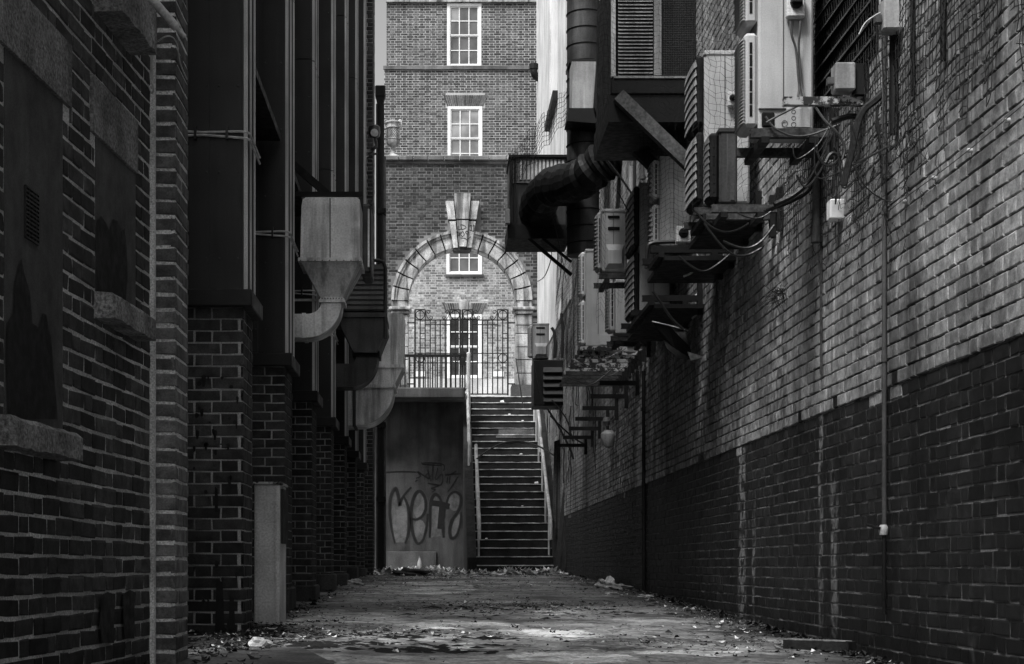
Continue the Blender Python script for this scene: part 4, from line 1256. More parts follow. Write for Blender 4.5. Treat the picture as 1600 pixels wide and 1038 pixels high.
ac_unit('compact unit with hand grips and moulded valve shroud below the black flexible duct', 1.735, 2.0, 17.9, 18.2, 3.12, 3.78, 1, 'ac', handle=True, guard=.05)
ac_unit('narrow unit half hidden behind the slatted one', 1.985, 2.30, 18.9, 19.2, 2.60, 3.20, 1, 'ac')
row = ac_unit('tall pale unit standing at the near end of the far row', 1.745, 2.07, 20.0, 20.3, 2.60, 3.75, 2, 'ac', guard=.06, gmat='white', smat='ac')
for k, wd in enumerate(('second', 'third', 'fourth', 'fifth')):
    copy_tree(row, (-.012*(k+1), .74*(k+1), .0-.02*k), '%s unit from the near end of the far row' % wd)
ac_unit('small unit with a dark slot on top of the black louvred box by the stairs', 1.85, 2.16, 33.0, 33.3, 4.06, 4.74, 1, 'ac_d', handle=True)
bracket('channel bracket under the nearest large unit', 1.90, (10.30, 10.78), 2.665)
bracket('bracket under the low small unit behind the nearest', 1.93, (11.95, 12.2), 2.555)
bracket('dark bracket under the tall unit with the white lid', 1.93, (12.75, 13.3), 2.705, deck=.4)
bracket('heavy dark bracket under the unit with the switch box', 1.75, (13.95, 14.5), 2.64, 'dark', deck=.45)
bracket('bracket under the unit beneath the condenser hut', 1.88, (15.6, 16.5, 17.4), 2.50, 'dark', deck=.35)
bracket('long bracket under the compact unit with hand grips', 1.70, (17.9, 18.5), 3.10)
bracket('bracket under the narrow half hidden unit', 1.93, (18.95, 19.4), 2.58)
for k, (yy, wd) in enumerate(((20.0, 'first'), (20.75, 'second'), (21.5, 'third'), (22.2, 'fourth'), (22.95, 'fifth'))):
    bracket('rusty bracket below the %s unit of the far row' % wd, 1.66, (yy-.15, yy+.25), 2.585-.02*max(0, k-1), 'flake' if k in (0, 1, 2) else 'dark_rust', rails=False)
for k in range(7):
    yy = 20.5 + k*1.2
    bracket('empty low steel bracket, %s in the dark run beneath the far row' % ('nearest', 'second', 'third', 'middle', 'fifth', 'sixth', 'farthest')[k], 1.95, (yy,), 2.25-.04*k, 'dark', rails=False, group='empty brackets beneath the far row')

for k, (x, y, yy, lb) in enumerate(((985, 531, 19.75, 'upper'), (986, 547, 19.8, 'lower'))):
    t = thing('junction_block', '%s pale block on the flaking bracket ends of the far row' % lb, 'block', P(x, y, yy))
    MB().box(P(x-8, y+4, yy)+Vector((0,-.04,0)), P(x+8, y-4, yy)+Vector((0,.04,0)), bev=.006).build('body', MT['ac'], t)
    MB().tube([P(x, y-4, yy), P(x+2, y-16, yy+.1)], .008, 6).build('conduit', MT['cable_b'], t)
rr = random.Random(91)
for i_, w_ in ((3, 'fourth'), (7, 'eighth'), (10, 'eleventh'), (14, 'fifteenth'), (19, 'twentieth'), (20, 'twenty-first'), (22, 'twenty-third')):
    ya = Y0 + run*i_; zt = z0 + rise*(i_+1)
    x = rr.uniform(XS0+.1, XS1-.1); r_ = rr.uniform(.02, .05)
    tag(MB().quadmesh([(x-r_, ya+.03, zt+.004), (x+r_, ya+.025, zt+.006), (x+r_*.8, ya+.06, zt+r_*1.1), (x-r_*.7, ya+.07, zt+r_*.9), (x, ya+.12, zt+.01)], [(0,1,2,3), (3,2,4)]).build('paper_scrap', MT['paper']),
        'pale scrap of paper caught on the %s step from the bottom' % w_, 'litter', 'paper scraps on the stairs')
# switch boxes
def switch_box(label, c, w, h, d, knob=True, side=False, mat='box_grey', n_=(0, -1)):
    t = thing('switch_box', label, 'switch', c)
    MB().box((c[0]-w/2, c[1]-d, c[2]-h/2), (c[0]+w/2, c[1], c[2]+h/2), bev=.008).build('case', MT[mat], t)
    if knob:
        MB().lathe((c[0], c[1]-d-.0, c[2]+h*.05), [(w*.34,-.0),(w*.34,-.016),(w*.28,-.02)], 18, axis='y').build('dial', MT['dark'], t, True)
        MB().box((c[0]-w*.28, c[1]-d-.04, c[2]+h*.05-.008), (c[0]+w*.28, c[1]-d-.018, c[2]+h*.05+.008), bev=.003).build('handle', MT['dark'], t)
    if side:
        MB().box((c[0]-w/2-.035, c[1]-d*.7, c[2]-h*.22), (c[0]-w/2, c[1]-d*.3, c[2]+h*.02)).build('gland', MT['cable_g'], t)
        MB().box((c[0]+w/2+.002, c[1]-d*.8, c[2]-h*.5-.02), (XR-.003, c[1]-d*.05, c[2]+h*.5)).build('gap_shadow_slab', MT['dark'], t)  # black slab stands in for the shadowed gap beside the box
    return t
sb = switch_box('isolator switch box on the end of the nearest large unit', (XX(1243,10.35), 10.39, ZZ(8,10.35)), .112, .155, .06)
for sg in (-1, 1):
    cable('cable', [P(1243+sg*8,33,10.33), P(1243+sg*6,55,10.34), P(1246+sg*2.2,78,10.36), P(1249+sg*2,115,10.37), P(1251+sg*2.4,140,10.37), P(1252+sg*8,158,10.3), P(1252+sg*14,166,10.2)], .0075, MT['cable_g'], ('left' if sg < 0 else 'right') + ' of twin cables dropping from the isolator switch box', 'twin cables from the isolator')
switch_box('square rotary switch box under the netted unit below the strut', (XX(1068,16.2), 16.25, ZZ(366,16.2)), .14, .155, .06, mat='white')
switch_box('rotary switch on the end of the unit with the white lid', (XX(1146,12.6), 12.69, ZZ(152,12.6)), .07, .11, .05)
switch_box('upper pale switch box with a bent wire on its left side', (XX(1393,8.9), 8.95, ZZ(27,8.9)), .115, .165, .12, False, True, 'ac_d')
switch_box('pale switch box standing over the flaking bracket bar', (XX(1317,9.6), 9.65, ZZ(124,9.6)), .115, .155, .12, False, True, 'ac_d')
switch_box('clean white socket box on the open wall below the brackets', (XX(1307,10.2), 10.25, ZZ(329,10.2)), .10, .12, .10, False, False, 'white')
switch_box('small pale box at the left rim of the dark louvred hood', (XX(793,25.4), 25.4, ZZ(340,25.4)), .07, .22, .1, False, False, 'ac_d')
for k, (x, y, yy) in enumerate(((886, 582, 24.0), (891, 578, 23.0), (905, 556, 21.3), (909, 552, 20.6))):
    switch_box('tiny pale junction box at the foot of the far row, %s' % ('below the last unit', 'below the fourth unit', 'below the second unit', 'below the first unit')[k], P(x, y, yy), .05, .10, .05, False, False, 'ac')
cable('wire', [P(1342,54,8.8), P(1352,36,8.8), P(1368,24,8.8), P(1376,20,8.85)], .004, MT['cable_w'], 'short bent white wire left of the upper switch box', cat='wire')
# flaking bar
t = thing('bracket_bar', 'horizontal steel bar with flaking white paint in front of the nearest large unit', 'bracket', P(1400, 160, 9.6))
MB().box(P(1224,165,9.6)+Vector((0,-.02,0)), Vector((XR, 9.63, ZZ(152.5,9.6)))).build('bar', MT['flake'], t)
MB().lathe((XR-.03, 9.6, ZZ(158,9.6)), [(.055,0),(.055,.02)], 14, axis='x').build('wall_flange', MT['dark_rust'], t)
# cables round the big unit
cb = [([(1196,182),(1210,200),(1235,212),(1262,212),(1290,203),(1318,192)], 10.25, .007, 'cable_g', 'pale cable sagging from the opening at the foot of the nearest unit'),
      ([(1197,192),(1218,180),(1246,166)], 10.2, .007, 'cable_g', 'grey cable rising from the foot opening to the flaking bar'),
      ([(1273,166),(1290,190),(1310,210),(1320,232),(1316,250)], 9.9, .008, 'cable_g', 'grey cable crossing below the flaking bar towards the bracket'),
      ([(1300,190),(1330,182),(1352,190),(1365,215),(1366,235)], 9.7, .018, 'cable_b', 'thick black cable humping over beside the bracket'),
      ([(1410,60),(1415,100),(1395,130),(1370,155),(1345,180),(1330,240),(1318,290)], 9.2, .020, 'cable_b', 'thick black cable falling from the upper switch box to the bracket'),
      ([(1372,165),(1370,200),(1378,215),(1384,190),(1378,168)], 9.2, .007, 'cable_b', 'black cable coiled in a narrow loop beside the conduit'),
      ([(1372,190),(1376,240),(1380,300),(1384,322),(1392,327)], 9.2, .008, 'cable_b', 'black cable hanging down the wall left of the tall conduit'),
      ([(1290,255),(1300,240),(1320,245),(1350,225),(1362,205)], 10.0, .012, 'cable_b', 'black cable looping along the bracket to the wall'),
      ([(1210,320),(1240,305),(1262,285),(1275,262),(1290,245)], 10.6, .020, 'cable_b', 'lagged black pipe sweeping up to the nearest bracket'),
      ([(1195,330),(1230,318),(1262,300),(1280,270)], 10.8, .012, 'cable_b', 'thin black pipe beside the lagged pipe'),
      ([(1275,235),(1285,255),(1300,258),(1312,245),(1304,230)], 10.0, .009, 'cable_b', 'black cable coil hanging from the nearest bracket'),
      ([(1055,378),(1020,380),(1012,390),(1010,420)], 15.2, .020, 'cable_b', 'black conduit bending left from the square rotary switch'),
      ([(1068,432),(1082,425),(1094,405)], 14.4, .010, 'cable_w', 'pale bent conduit under the square rotary switch'),
      ([(1083,385),(1094,408)], 14.3, .007, 'cable_w', 'short pale wire hanging below the square rotary switch'),
      ([(1081,468),(1100,450),(1110,447)], 15.9, .011, 'cable_w', 'upper pale hooked conduit on the shaded wall'),
      ([(1081,498),(1102,482),(1112,480)], 15.9, .011, 'cable_w', 'lower pale hooked conduit on the shaded wall'),
      ([(860,650),(880,670),(905,690),(930,698),(950,690)], 28.0, .015, 'cable_b', 'black cable sagging from the louvred box along the far wall'),
      ([(856,640),(872,665),(890,700),(896,718)], 29.5, .02, 'cable_b', 'black cable falling steeply from the louvred box'),
      ([(862,625),(885,655),(895,690)], 30.5, .014, 'cable_b', 'thin black cable beside the steep one below the louvred box'),
      ([(866,560),(868,540),(866,520),(862,512)], 33.2, .03, 'cable_b', 'black pipe bending up beside the small unit by the stairs'),
      ([(878,560),(879,520),(877,490)], 30.0, .025, 'cable_b', 'black pipe upright on the white wall beyond the far row'),
      ([(840,440),(852,430),(862,400),(858,385)], 34.0, .012, 'cable_b', 'thin black wire on the white wall under the dark hood'),
      ([(806,560),(812,600),(818,640)], 39.5, .012, 'cable_b', 'thin black wire hanging down the right gate pier')]
for pts, D_, r_, m_, lb in cb:
    cable('cable', [P(x, y, D_) for x, y in pts], r_, MT[m_], lb)
# the tangle of thin cables between the nearest unit and the wall
rr = random.Random(61)
spotsC = ['beside the bracket flange', 'over the lagged pipe', 'under the flaking bar', 'near the wall by the tall conduit', 'behind the white socket box', 'from the second bracket', 'by the low small unit', 'at the end of the near bracket', 'round the short thick pipe', 'across the foot of the dark slats', 'at the wall end of the bar', 'beneath the nearest unit']
for k, w_ in enumerate(spotsC):
    x0_, y0_ = rr.uniform(1270, 1345), rr.uniform(175, 260)
    x1_, y1_ = x0_ + rr.uniform(-70, 70), y0_ + rr.uniform(20, 80)
    mx_, my_ = (x0_+x1_)/2 + rr.uniform(-25, 25), max(y0_, y1_) + rr.uniform(5, 45)
    d0_ = min(2.40*F/(max(x0_, x1_, mx_)-VX), 10.2)
    cable('cable', [P(x0_, y0_, d0_), P((x0_+mx_)/2+rr.uniform(-8, 8), (y0_+my_)/2+8, d0_), P(mx_, my_, d0_), P(x1_, y1_, d0_)], rr.choice([.004, .006, .009]), MT['cable_b'], 'slack black cable drooping ' + w_, 'cables tangled by the nearest unit')
# pipes and loose wires serving the middle and far units
rr = random.Random(71)
for k, (x, ya, yb, D_, r_, mt, lb) in enumerate(((1014, 255, 470, 18.6, .03, 'ac_d', 'pale upright pipe left of the unit below the strut'), (1024, 240, 440, 18.2, .02, 'cable_b', 'black upright pipe left of the unit below the strut'), (1004, 230, 330, 19.3, .025, 'cable_g', 'grey upright pipe below the dark diagonal strut'),
        (986, 260, 420, 20.8, .03, 'ac_d', 'pale upright pipe behind the compact unit'), (992, 250, 460, 20.2, .018, 'cable_b', 'black upright pipe behind the compact unit'), (1121, 440, 520, 14.75, .016, 'cable_g', 'thin grey pipe end beside the hooked conduits'))):
    t = thing('pipe', lb, 'pipe', P(x, yb, D_)); MB().tube([P(x, ya, D_), P(x, yb, D_)], r_, 10).build('tube', MT[mt], t, True)
    MB().lathe(P(x, (ya+yb)/2, D_), [(r_*1.4, 0), (r_*1.4, .04)], 10).build('clip', MT[mt], t)
for k, (xa, ya, xb, yb, sag, D_, lb) in enumerate(((965, 300, 1050, 390, 20, 17.6, 'from the compact unit to the square switch'), (930, 230, 1030, 380, -10, 19, 'slanting behind the compact unit'), (915, 550, 985, 540, 14, 19.8, 'under the first far unit'), (885, 590, 960, 575, 18, 21.5, 'under the third far unit'), (905, 565, 1000, 560, 22, 19.9, 'over the flaking brackets'),
        (1085, 330, 1180, 345, 25, 12.6, 'below the tall unit with the white lid'), (1100, 350, 1190, 390, 30, 12.4, 'down the wall from the second platform'), (1060, 400, 1140, 400, 22, 13.8, 'under the square switch platform'), (1020, 455, 1075, 520, 8, 15.2, 'beside the torn sheet'), (1150, 330, 1230, 300, 24, 11.4, 'across to the lagged pipe'), (1130, 375, 1210, 350, 26, 11.6, 'drooping under the near platforms'), (850, 300, 885, 440, -12, 25.2, 'across the dark hood'))):
    pts = [P(xa+(xb-xa)*q/4, ya+(yb-ya)*q/4 + sag*math.sin(PI*q/4) + rr.uniform(-3, 3), D_) for q in range(5)]
    cable('cable', pts, rr.choice([.006, .009, .013]), MT['cable_b'], 'loose black wire ' + lb, 'loose wires among the units')
# plates on the foot of the near unit
MB().box((XX(1190,10.4), 10.388, ZZ(199,10.4)), (XX(1210,10.4), 10.41, ZZ(176,10.4)), bev=.01).build('foot_opening', MT['hole'], u1)
MB().box((1.972, 10.386, ZZ(170,10.4)-.004), (XX(1228,10.4), 10.41, ZZ(170,10.4))).build('lower_seam', MT['cable_g'], u1)
for (x, y, r_) in ((1226,193,4.5),(1240,175,3),(1240,185,3),(1240,195,3.6)):
    MB().tube([P(x + r_*math.cos(2*PI*k/14), y + r_*math.sin(2*PI*k/14), 10.395) for k in range(14)], .0025, 4, closed=True).build('knock_out', MT['cable_g'], u1)

# conduits and pipes on the right wall
def pipe(label, pts, r, mat, clips=(), nm='conduit', cat='pipe', group=None):
    t = thing(nm, label, cat, pts[-1], group)
    MB().tube(pts, r, 10).build('tube', MT[mat], t, True)
    for c_ in clips: MB().lathe(Vector(c_) - Vector((0,0,.02)), [(r*1.35,0),(r*1.35,.04)], 10).build('clip', MT[mat], t)
    return t
Dc = 9.17
pipe('long grey conduit running down the bright right wall', [(XR-.03, Dc, ZZ(-60,Dc)), (XR-.03, Dc, ZZ(820,Dc))], .013, 'cable_g', [(XR-.03, Dc, ZZ(y,Dc)) for y in (330, 560)])
pipe('dark lower end of the long conduit near the wall foot', [(XR-.03, Dc, ZZ(836,Dc)), (XR-.03, Dc, ZZ(960,Dc))], .012, 'dark', [(XR-.03, Dc, ZZ(y,Dc)) for y in (930,)])
t = thing('tap', 'small pale tap joint on the long conduit', 'tap', (XR-.04, Dc, ZZ(828,Dc)))
MB().lathe((XR-.035, Dc, ZZ(836,Dc)), [(.022,0),(.026,.02),(.026,.04),(.018,.055)], 10).build('joint', MT['ac'], t, True)
MB().tube([(XR-.035, Dc, ZZ(828,Dc)), (XR-.06, Dc-.02, ZZ(826,Dc)), (XR-.065, Dc+.25, ZZ(818,Dc))], .008, 6).build('lever', MT['dark'], t)
De = 10.72
pipe('short thick grey pipe ending beside the white socket box', [(XR-.05, De, ZZ(262,De)), (XR-.05, De, ZZ(375,De))], .028, 'cable_g', [(XR-.05, De, ZZ(374,De))])
pipe('thin rusty conduit below the thick grey pipe', [(XR-.02, De, ZZ(378,De)), (XR-.02, De, ZZ(585,De))], .010, 'dark_rust')
D1_, D2_, D3_ = 8.62, 8.1, 8.9
pipe('dark strap hanging at the top of the wall, left of two', [(XR-.03, D1_, ZZ(-60,D1_)), (XR-.03, D1_, ZZ(150,D1_))], .013, 'dark')
pipe('dark strap hanging at the top of the wall, right of two', [(XR-.03, D2_, ZZ(-60,D2_)), (XR-.03, D2_, ZZ(95,D2_))], .016, 'dark')
pipe('broad black trunking below the upper switch box', [(XR-.03, D3_+.06, ZZ(50,D3_)), (XR-.03, D3_+.06, ZZ(205,D3_))], .028, 'dark')
Dd = 19.9
pipe('black rainwater pipe in the shaded part of the right wall', [(XR-.03, Dd, ZC+2.3), (XR-.03, Dd, gz(2.3,Dd))], .024, 'dark', [(XR-.03, Dd, ZZ(y,Dd)) for y in (640, 800)])
# wire with insulators
t = thing('wire', 'taut wire on little pale insulators along the bright right wall', 'wire', (XR-.03, 8, ZC+1.9))
MB().tube([(XR-.035, y, ZC+1.9 + .006*math.sin(y*3)) for y in [6.4+.25*k for k in range(13)]], .0022, 5).build('strand', MT['cable_b'], t)
for yy in (7.2, 7.72, 8.27, 8.8):
    MB().lathe((XR-.012, yy, ZC+1.9), [(.011,0),(.011,-.02),(.006,-.024)], 10, axis='x').build('insulator', MT['ac'], t, True)
# louvre added to stand for dark, shaded brick behind the unit
t = thing('shade_slats', 'added dark slats standing for shaded brick high on the wall behind the nearest large unit', 'slatwork', (XR, 10, ZC+3.3))
MB().box((XR-.02, 9.35, ZC+2.86), (XR-.005, 10.9, 6.2)).build('shade_backing', MT['hole'], t)
for k in range(20):
    zz = ZC+2.92 + k*.11
    MB().quadmesh([(XR-.022, 9.38, zz+.05), (XR-.022, 10.87, zz+.05), (XR-.055, 10.87, zz), (XR-.055, 9.38, zz), (XR-.022,9.38,zz+.042),(XR-.022,10.87,zz+.042),(XR-.055,10.87,zz-.008),(XR-.055,9.38,zz-.008)], [(0,1,2,3),(4,5,6,7),(2,3,7,6),(0,1,5,4),(0,3,7,4),(1,2,6,5)]).build('slat', MT['dark_rust'], t)

# condenser hut on its platform
D = 16.0
t = thing('condenser_hut', 'big black louvred condenser cabinet on a steel platform, top centre right', 'cabinet', (2.0, D, ZZ(190,D)))
X0, X1 = XX(954, D), XX(1089, D)
MB().box((X0-.02, D-.03, ZZ(192,D)), (X1-.005, D+1.5, ZZ(150,D))).build('platform', MT['dark'], t)
MB().box((X0-.0, D-.05, ZZ(149,D)), (X1-.005, D+1.5, ZZ(126,D)), bev=.008).build('tray', MT['dark'], t)
MB().box((X0+.005, D, ZZ(125,D)), (X1-.01, D+1.45, ZZ(-60,D))).build('body', MT['dark'], t)
def slats(parent, xa, xb, ya, yb, step, name, mat):
    y = ya
    while y < yb:
        MB().quadmesh([P(xa,y,D-.006), P(xb,y,D-.006), P(xb,y+step*.62,D-.04), P(xa,y+step*.62,D-.04), P(xa,y+step*.75,D-.03), P(xb,y+step*.75,D-.03)], [(0,1,2,3),(3,2,5,4)]).build(name, mat, parent)
        y += step
cl = MB().box(P(962,121,D)+Vector((0,-.012,0)), P(1021,-70,D)+Vector((0,-.002,0))).build('louvre_panel', MT['hole'], t)
slats(cl, 966, 1020, -40, 118, 5.6, 'slat', MT['ac_d'])
MB().box(P(1021,120,D)+Vector((0,-.05,0)), P(1032.5,-70,D)).build('pale_post', MT['ac_d'], t)
MB().box(P(954.5,122,D)+Vector((0,-.055,0)), P(961,-70,D)).build('pale_post', MT['box_grey'], t)
mp = MB().box(P(1034,121,D)+Vector((0,-.014,0)), P(1086,-70,D)+Vector((0,-.002,0))).build('mesh_panel', MT['dark'], t)
m = MB()
for k in range(19): m.box(P(1035+k*2.75,120,D)+Vector((0,-.022,0)), P(1035.7+k*2.75,-70,D)+Vector((0,-.015,0)))
for k in range(66): m.box(P(1034,-60+k*2.75,D)+Vector((0,-.026,0)), P(1086,-60.7+k*2.75,D)+Vector((0,-.0225,0)))
m.build('wire_mesh', MT['galv_d'], mp, kind='stuff')
MB().box(P(958,125,D)+Vector((0,-.062,0)), P(1089,122,D)+Vector((0,0,0))).build('sill_angle', MT['ac_d'], t)
t2 = thing('strut', 'pale diagonal timber strut propping the condenser platform', 'strut', P(1083, 262, D))
MB().beam(P(966,150,D-.1), P(1084,264,D-.1), .12, .115, up=(0,1,0)).build('beam', MT['timber'], t2)
MB().box(P(1073,268,D)+Vector((0,-.1,0)), P(1088,245,D)).build('foot_plate', MT['dark_rust'], t2)
t2 = thing('strut', 'dark diagonal strut behind the pale timber one', 'strut', P(1043, 283, 17.2))
MB().beam(P(950,190,17.2), P(1046,284,17.2), .12, .12, up=(0,1,0)).build('beam', MT['timber_d'], t2)
MB().box((XX(1035,17.2), 17.1, ZZ(292,17.2)), (XX(1052,17.2), 17.3, ZZ(276,17.2))).build('foot_plate', MT['dark_rust'], t2)

# round duct, flexible hose, hood
D = 24.2
t = thing('round_duct', 'tall black spiral duct rising on the right wall', 'duct', P(911, 400, D))
c0 = P(911, 400, D); rr_ = .232
MB().lathe(c0, [(rr_, 0), (rr_, 5.2)], 28).build('pipe', MT['galv_d'], t, True)
for k in range(22):
    zz = .12 + k*.235
    MB().tube([(c0.x + (rr_+.004)*math.cos(a), c0.y + (rr_+.004)*math.sin(a), c0.z + zz + .07*a/(2*PI)) for a in [2*PI*q/24 for q in range(25)]], .009, 5).build('seam', MT['dark'], t)
MB().box(P(889,98,23.8)+Vector((0,0,0)), P(941,92,23.8)+Vector((0,.6,0))).build('collar', MT['dark'], t)
t = thing('duct_box', 'pale rectangular duct box on the face of the black spiral duct', 'duct', P(910, 190, 23.5))
m = MB(); a = pp([(893,98),(931,98),(926,172),(893,172)], 23.6)
m.prism(a, 23.55, 23.95); m.build('box', MT['ac_d'], t)
MB().prism(pp([(888,172),(928,172),(936,196),(885,192)], 23.6), 23.5, 24.0).build('hood', MT['dark'], t)
MB().prism(pp([(926,172),(931,98),(938,95),(930,190)], 23.6), 23.5, 23.9).build('side_flap', MT['dark'], t)
t = thing('flexible_duct', 'fat black flexible duct bending from the wall into the hood', 'duct', P(900, 280, 22.8))
pts = smooth_pts([P(985,236,22.6), P(960,242,22.6), P(938,256,22.7), P(915,276,22.9), P(890,287,23.4), P(862,293,24.2), P(845,312,25.0), P(838,336,25.6), P(830,352,25.9)], 8)
rad = [.255 + .02*math.sin(k*1.3) + .014*math.sin(k*2.9+1) + (.010 if k % 2 else 0) for k in range(len(pts))]
MB().tube(pts, rad, 18).build('hose', MT['rubber'], t, False)
MB().lathe(P(990,236,22.6), [(.29,0),(.29,.06)], 18, axis='x').build('collar', MT['dark'], t)
D = 25.5
t = thing('extract_hood', 'open dark metal hood bracketed out from the wall right of the arch', 'hood', P(845, 370, D))
MB().box(P(797,286,D), P(889,246,D)+Vector((0,1.0,0))).build('top_box', MT['guard'], t)
for k in range(12):
    x = 812 + k*6
    MB().box(P(x,281,D)+Vector((0,-.015,0)), P(x+3.5,250,D)+Vector((0,-.002,0))).build('slat', MT['box_grey'], t)
MB().box(P(797,352,D)+Vector((0,.05,0)), P(889,286,D)+Vector((0,1.0,0))).build('plenum', MT['galv_d'], t)
for xa, xb in ((796,801),(803,806),(884,889)):
    MB().box(P(xa,352,D)+Vector((0,-.02,0)), P(xb,244,D)+Vector((0,.04,0))).build('post', MT['dark'], t)
MB().box(P(793,374,D)+Vector((0,-.05,0)), P(890,352,D)+Vector((0,1.05,0))).build('base', MT['dark'], t)
MB().box(P(795,247,D)+Vector((0,-.05,0)), P(890,243,D)+Vector((0,1.05,0))).build('lid', MT['dark'], t)
for yy in (25.5, 26.3):
    MB().beam(P(826,373,yy), P(893,430,yy), .05, .05).build('brace', MT['dark'], t)
    MB().beam(P(848,373,yy), P(893,410,yy), .04, .04).build('brace', MT['dark'], t)

# louvred box by the stairs
D = 33.0
t = thing('louvred_box', 'black louvred box hanging on the right wall over the stairs', 'box', P(862, 635, D))
X0, X1 = XX(834,D), XR-.01
MB().box((X0, D, ZZ(634,D)), (X1, D+.9, ZZ(562,D)), bev=.02).build('case', MT['dark'], t)
for k in range(5):
    yy = 574 + k*11.5
    MB().quadmesh([P(849,yy,D-.01), P(884,yy,D-.01), P(884,yy+7.5,D-.08), P(849,yy+7.5,D-.08), P(849,yy+9,D-.01), P(884,yy+9,D-.01)], [(0,1,2,3),(3,2,5,4)]).build('slat', MT['trim'], t)
MB().beam(P(836,566,D-.05), P(849,632,D-.05), .05, .03).build('stay', MT['dark'], t)

# hanging sheet, wall lamp, twigs
t = thing('torn_sheet', 'torn dark sheet hanging from the brackets with one pale folded corner', 'sheet', P(1070, 510, 15.2))
m = MB()
q = [P(1019,503,15.4), P(1045,509,15.3), P(1070,516,15.2), P(1036,530,15.4), P(1055,545,15.3), P(1076,540,15.1), P(1042,545,15.3), P(1060,560,15.2), P(1082,562,15.1)]
back = [p + Vector((.01, .012, 0)) for p in q]
m.quadmesh(q + back, [(0,1,4,3),(1,2,5,4),(3,4,7,6),(4,5,8,7),(9,10,13,12),(10,11,14,13),(12,13,16,15),(13,14,17,16),(0,1,10,9),(1,2,11,10),(2,5,14,11),(5,8,17,14),(8,7,16,17),(7,6,15,16),(6,3,12,15),(3,0,9,12)]).build('sheet', MT['dark'], t)
MB().tube([P(1019,502.5,15.39), P(1045,508.5,15.29), P(1070,515.5,15.19)], .006, 5).build('lit_edge', MT['cable_w'], t)  # pale tube paints the light caught along the sheet's top edge
MB().prism([(P(*q_, 15.1).x, P(*q_, 15.1).z) for q_ in ((1074,550),(1099,558),(1079,564))], 15.08, 15.1).build('pale_corner', MT['paper'], t)
t = thing('wall_lamp', 'broken round bulkhead lamp hanging on the shaded wall below the brackets', 'lamp', P(950, 680, 23.5))
c0 = P(951, 684, 23.5)
MB().lathe(c0, [(.0,-.16),(.07,-.12),(.11,-.02),(.11,.05),(.06,.10)], 14).build('shade', MT['ac_d'], t, True)
MB().lathe(P(948,659,23.5), [(.03,-.06),(.06,0),(.04,.06)], 10).build('holder', MT['guard'], t, True)
MB().tube([P(948,659,23.5), P(955,655,23.5), Vector((XR, 23.6, P(0,650,23.5).z))], .012, 6).build('arm', MT['dark'], t)
t = thing('twig_nest', 'ragged clump of twigs snagged on the wall beneath the brackets', 'nest', P(1222, 458, 11.8))
m = MB(); rr = random.Random(5)
c0 = P(1222, 456, 11.9)
for k in range(90):
    a = c0 + Vector((rr.gauss(0,.05), rr.gauss(0,.05), rr.gauss(0,.03)))
    m.tube([a, a + Vector((rr.gauss(0,.05), rr.gauss(0,.05), rr.gauss(-.02,.05)))], .0022, 3)
m.build('twigs', MT['dirt'], t, kind='stuff')
MB().tube(smooth_pts([c0, c0+Vector((.03,0,-.08)), c0+Vector((.09,0,-.16))]), .006, 5).build('twig', MT['dark'], t)

# ------------------------------------------------------------------ bird netting
def net(label, corner, du, dv, nu, nv_, wob, r=.0026, seed=1, slack=.0, ragged=True):
    rr = random.Random(seed)
    m = MB(); pts = {}
    fx = [rr.uniform(.5, 2) for _ in range(6)]
    for i in range(nu+1):
        for j in range(nv_+1):
            u_, v_ = i/nu, j/nv_
            p = corner + du*u_ + dv*v_
            nrm = du.cross(dv).normalized()
            d_ = wob*(math.sin(u_*9*fx[0]+v_*4)+math.sin(u_*5-v_*8*fx[1])+.6*math.sin(u_*21+v_*13*fx[2]))
            p = p + nrm*abs(d_)*.5 + du.normalized()*rr.gauss(0,.006) + Vector((0,0,rr.gauss(0,.006)-slack*math.sin(PI*u_)*(1-v_)*.3 + .03*math.sin(u_*13*fx[3]) + .02*math.sin(u_*29*fx[4])))
            pts[i, j] = p
    def seg(a, b):
        m.tube([a, b], r, 3, cap=False)
    for i in range(nu+1):
        low = 0
        if ragged: low = int(abs(math.sin(i*.31*fx[5]) + .5*math.sin(i*.13))*nv_*.16)
        for j in range(low, nv_+1):
            if j < nv_: seg(pts[i, j], pts[i, j+1])
            if i < nu and (j > low or rr.random() < .5): seg(pts[i, j], pts[i+1, j])
    o = m.build('bird_net', MT['net'])
    tag(o, label, 'net', 'bird netting over the right wall')
    return o
V = Vector
net('black bird net hanging slack over the top of the near right wall', V((XR-.05, 6.3, ZC+1.98)), V((0, 5.6, .1)), V((0, 0, 2.1)), 100, 38, .02, seed=2, slack=.25)
net('black bird net stretched across the tall units in the middle of the row', V((1.86, 12.35, ZC+2.55)), V((.5, .08, .0)), V((0, .05, 1.9)), 12, 42, .012, seed=4, slack=.1, r=.0013)
net('black bird net stretched across the unit under the strut', V((1.92, 16.1, ZC+3.0)), V((.5, .06, .0)), V((0, .05, 1.3)), 12, 28, .012, seed=6, slack=.1, r=.0013)
net('black bird net over the front of the condenser hut', V((1.50, 15.85, ZC+4.15)), V((.95, .0, .0)), V((0, .02, 1.5)), 20, 30, .012, seed=9, slack=.1, r=.0013)
net('black bird net over the far row and the compact unit', V((1.66, 17.75, ZC+2.55)), V((.5, .5, .0)), V((0, .05, 1.5)), 10, 24, .015, seed=8, slack=.1, r=.0013)
net('black bird net draped on the white far wall', V((XR-.06, 26.5, ZC+3.2)), V((0, 8.0, .2)), V((0, 0, 3.2)), 90, 34, .03, seed=12, slack=.3)
net('slanted strip of bird net above the dark hood', P(797, 245, 25.4), P(889, 130, 25.4)-P(797, 245, 25.4), V((0, .1, -1.0))*.5, 24, 7, .01, .004, seed=14, ragged=False)
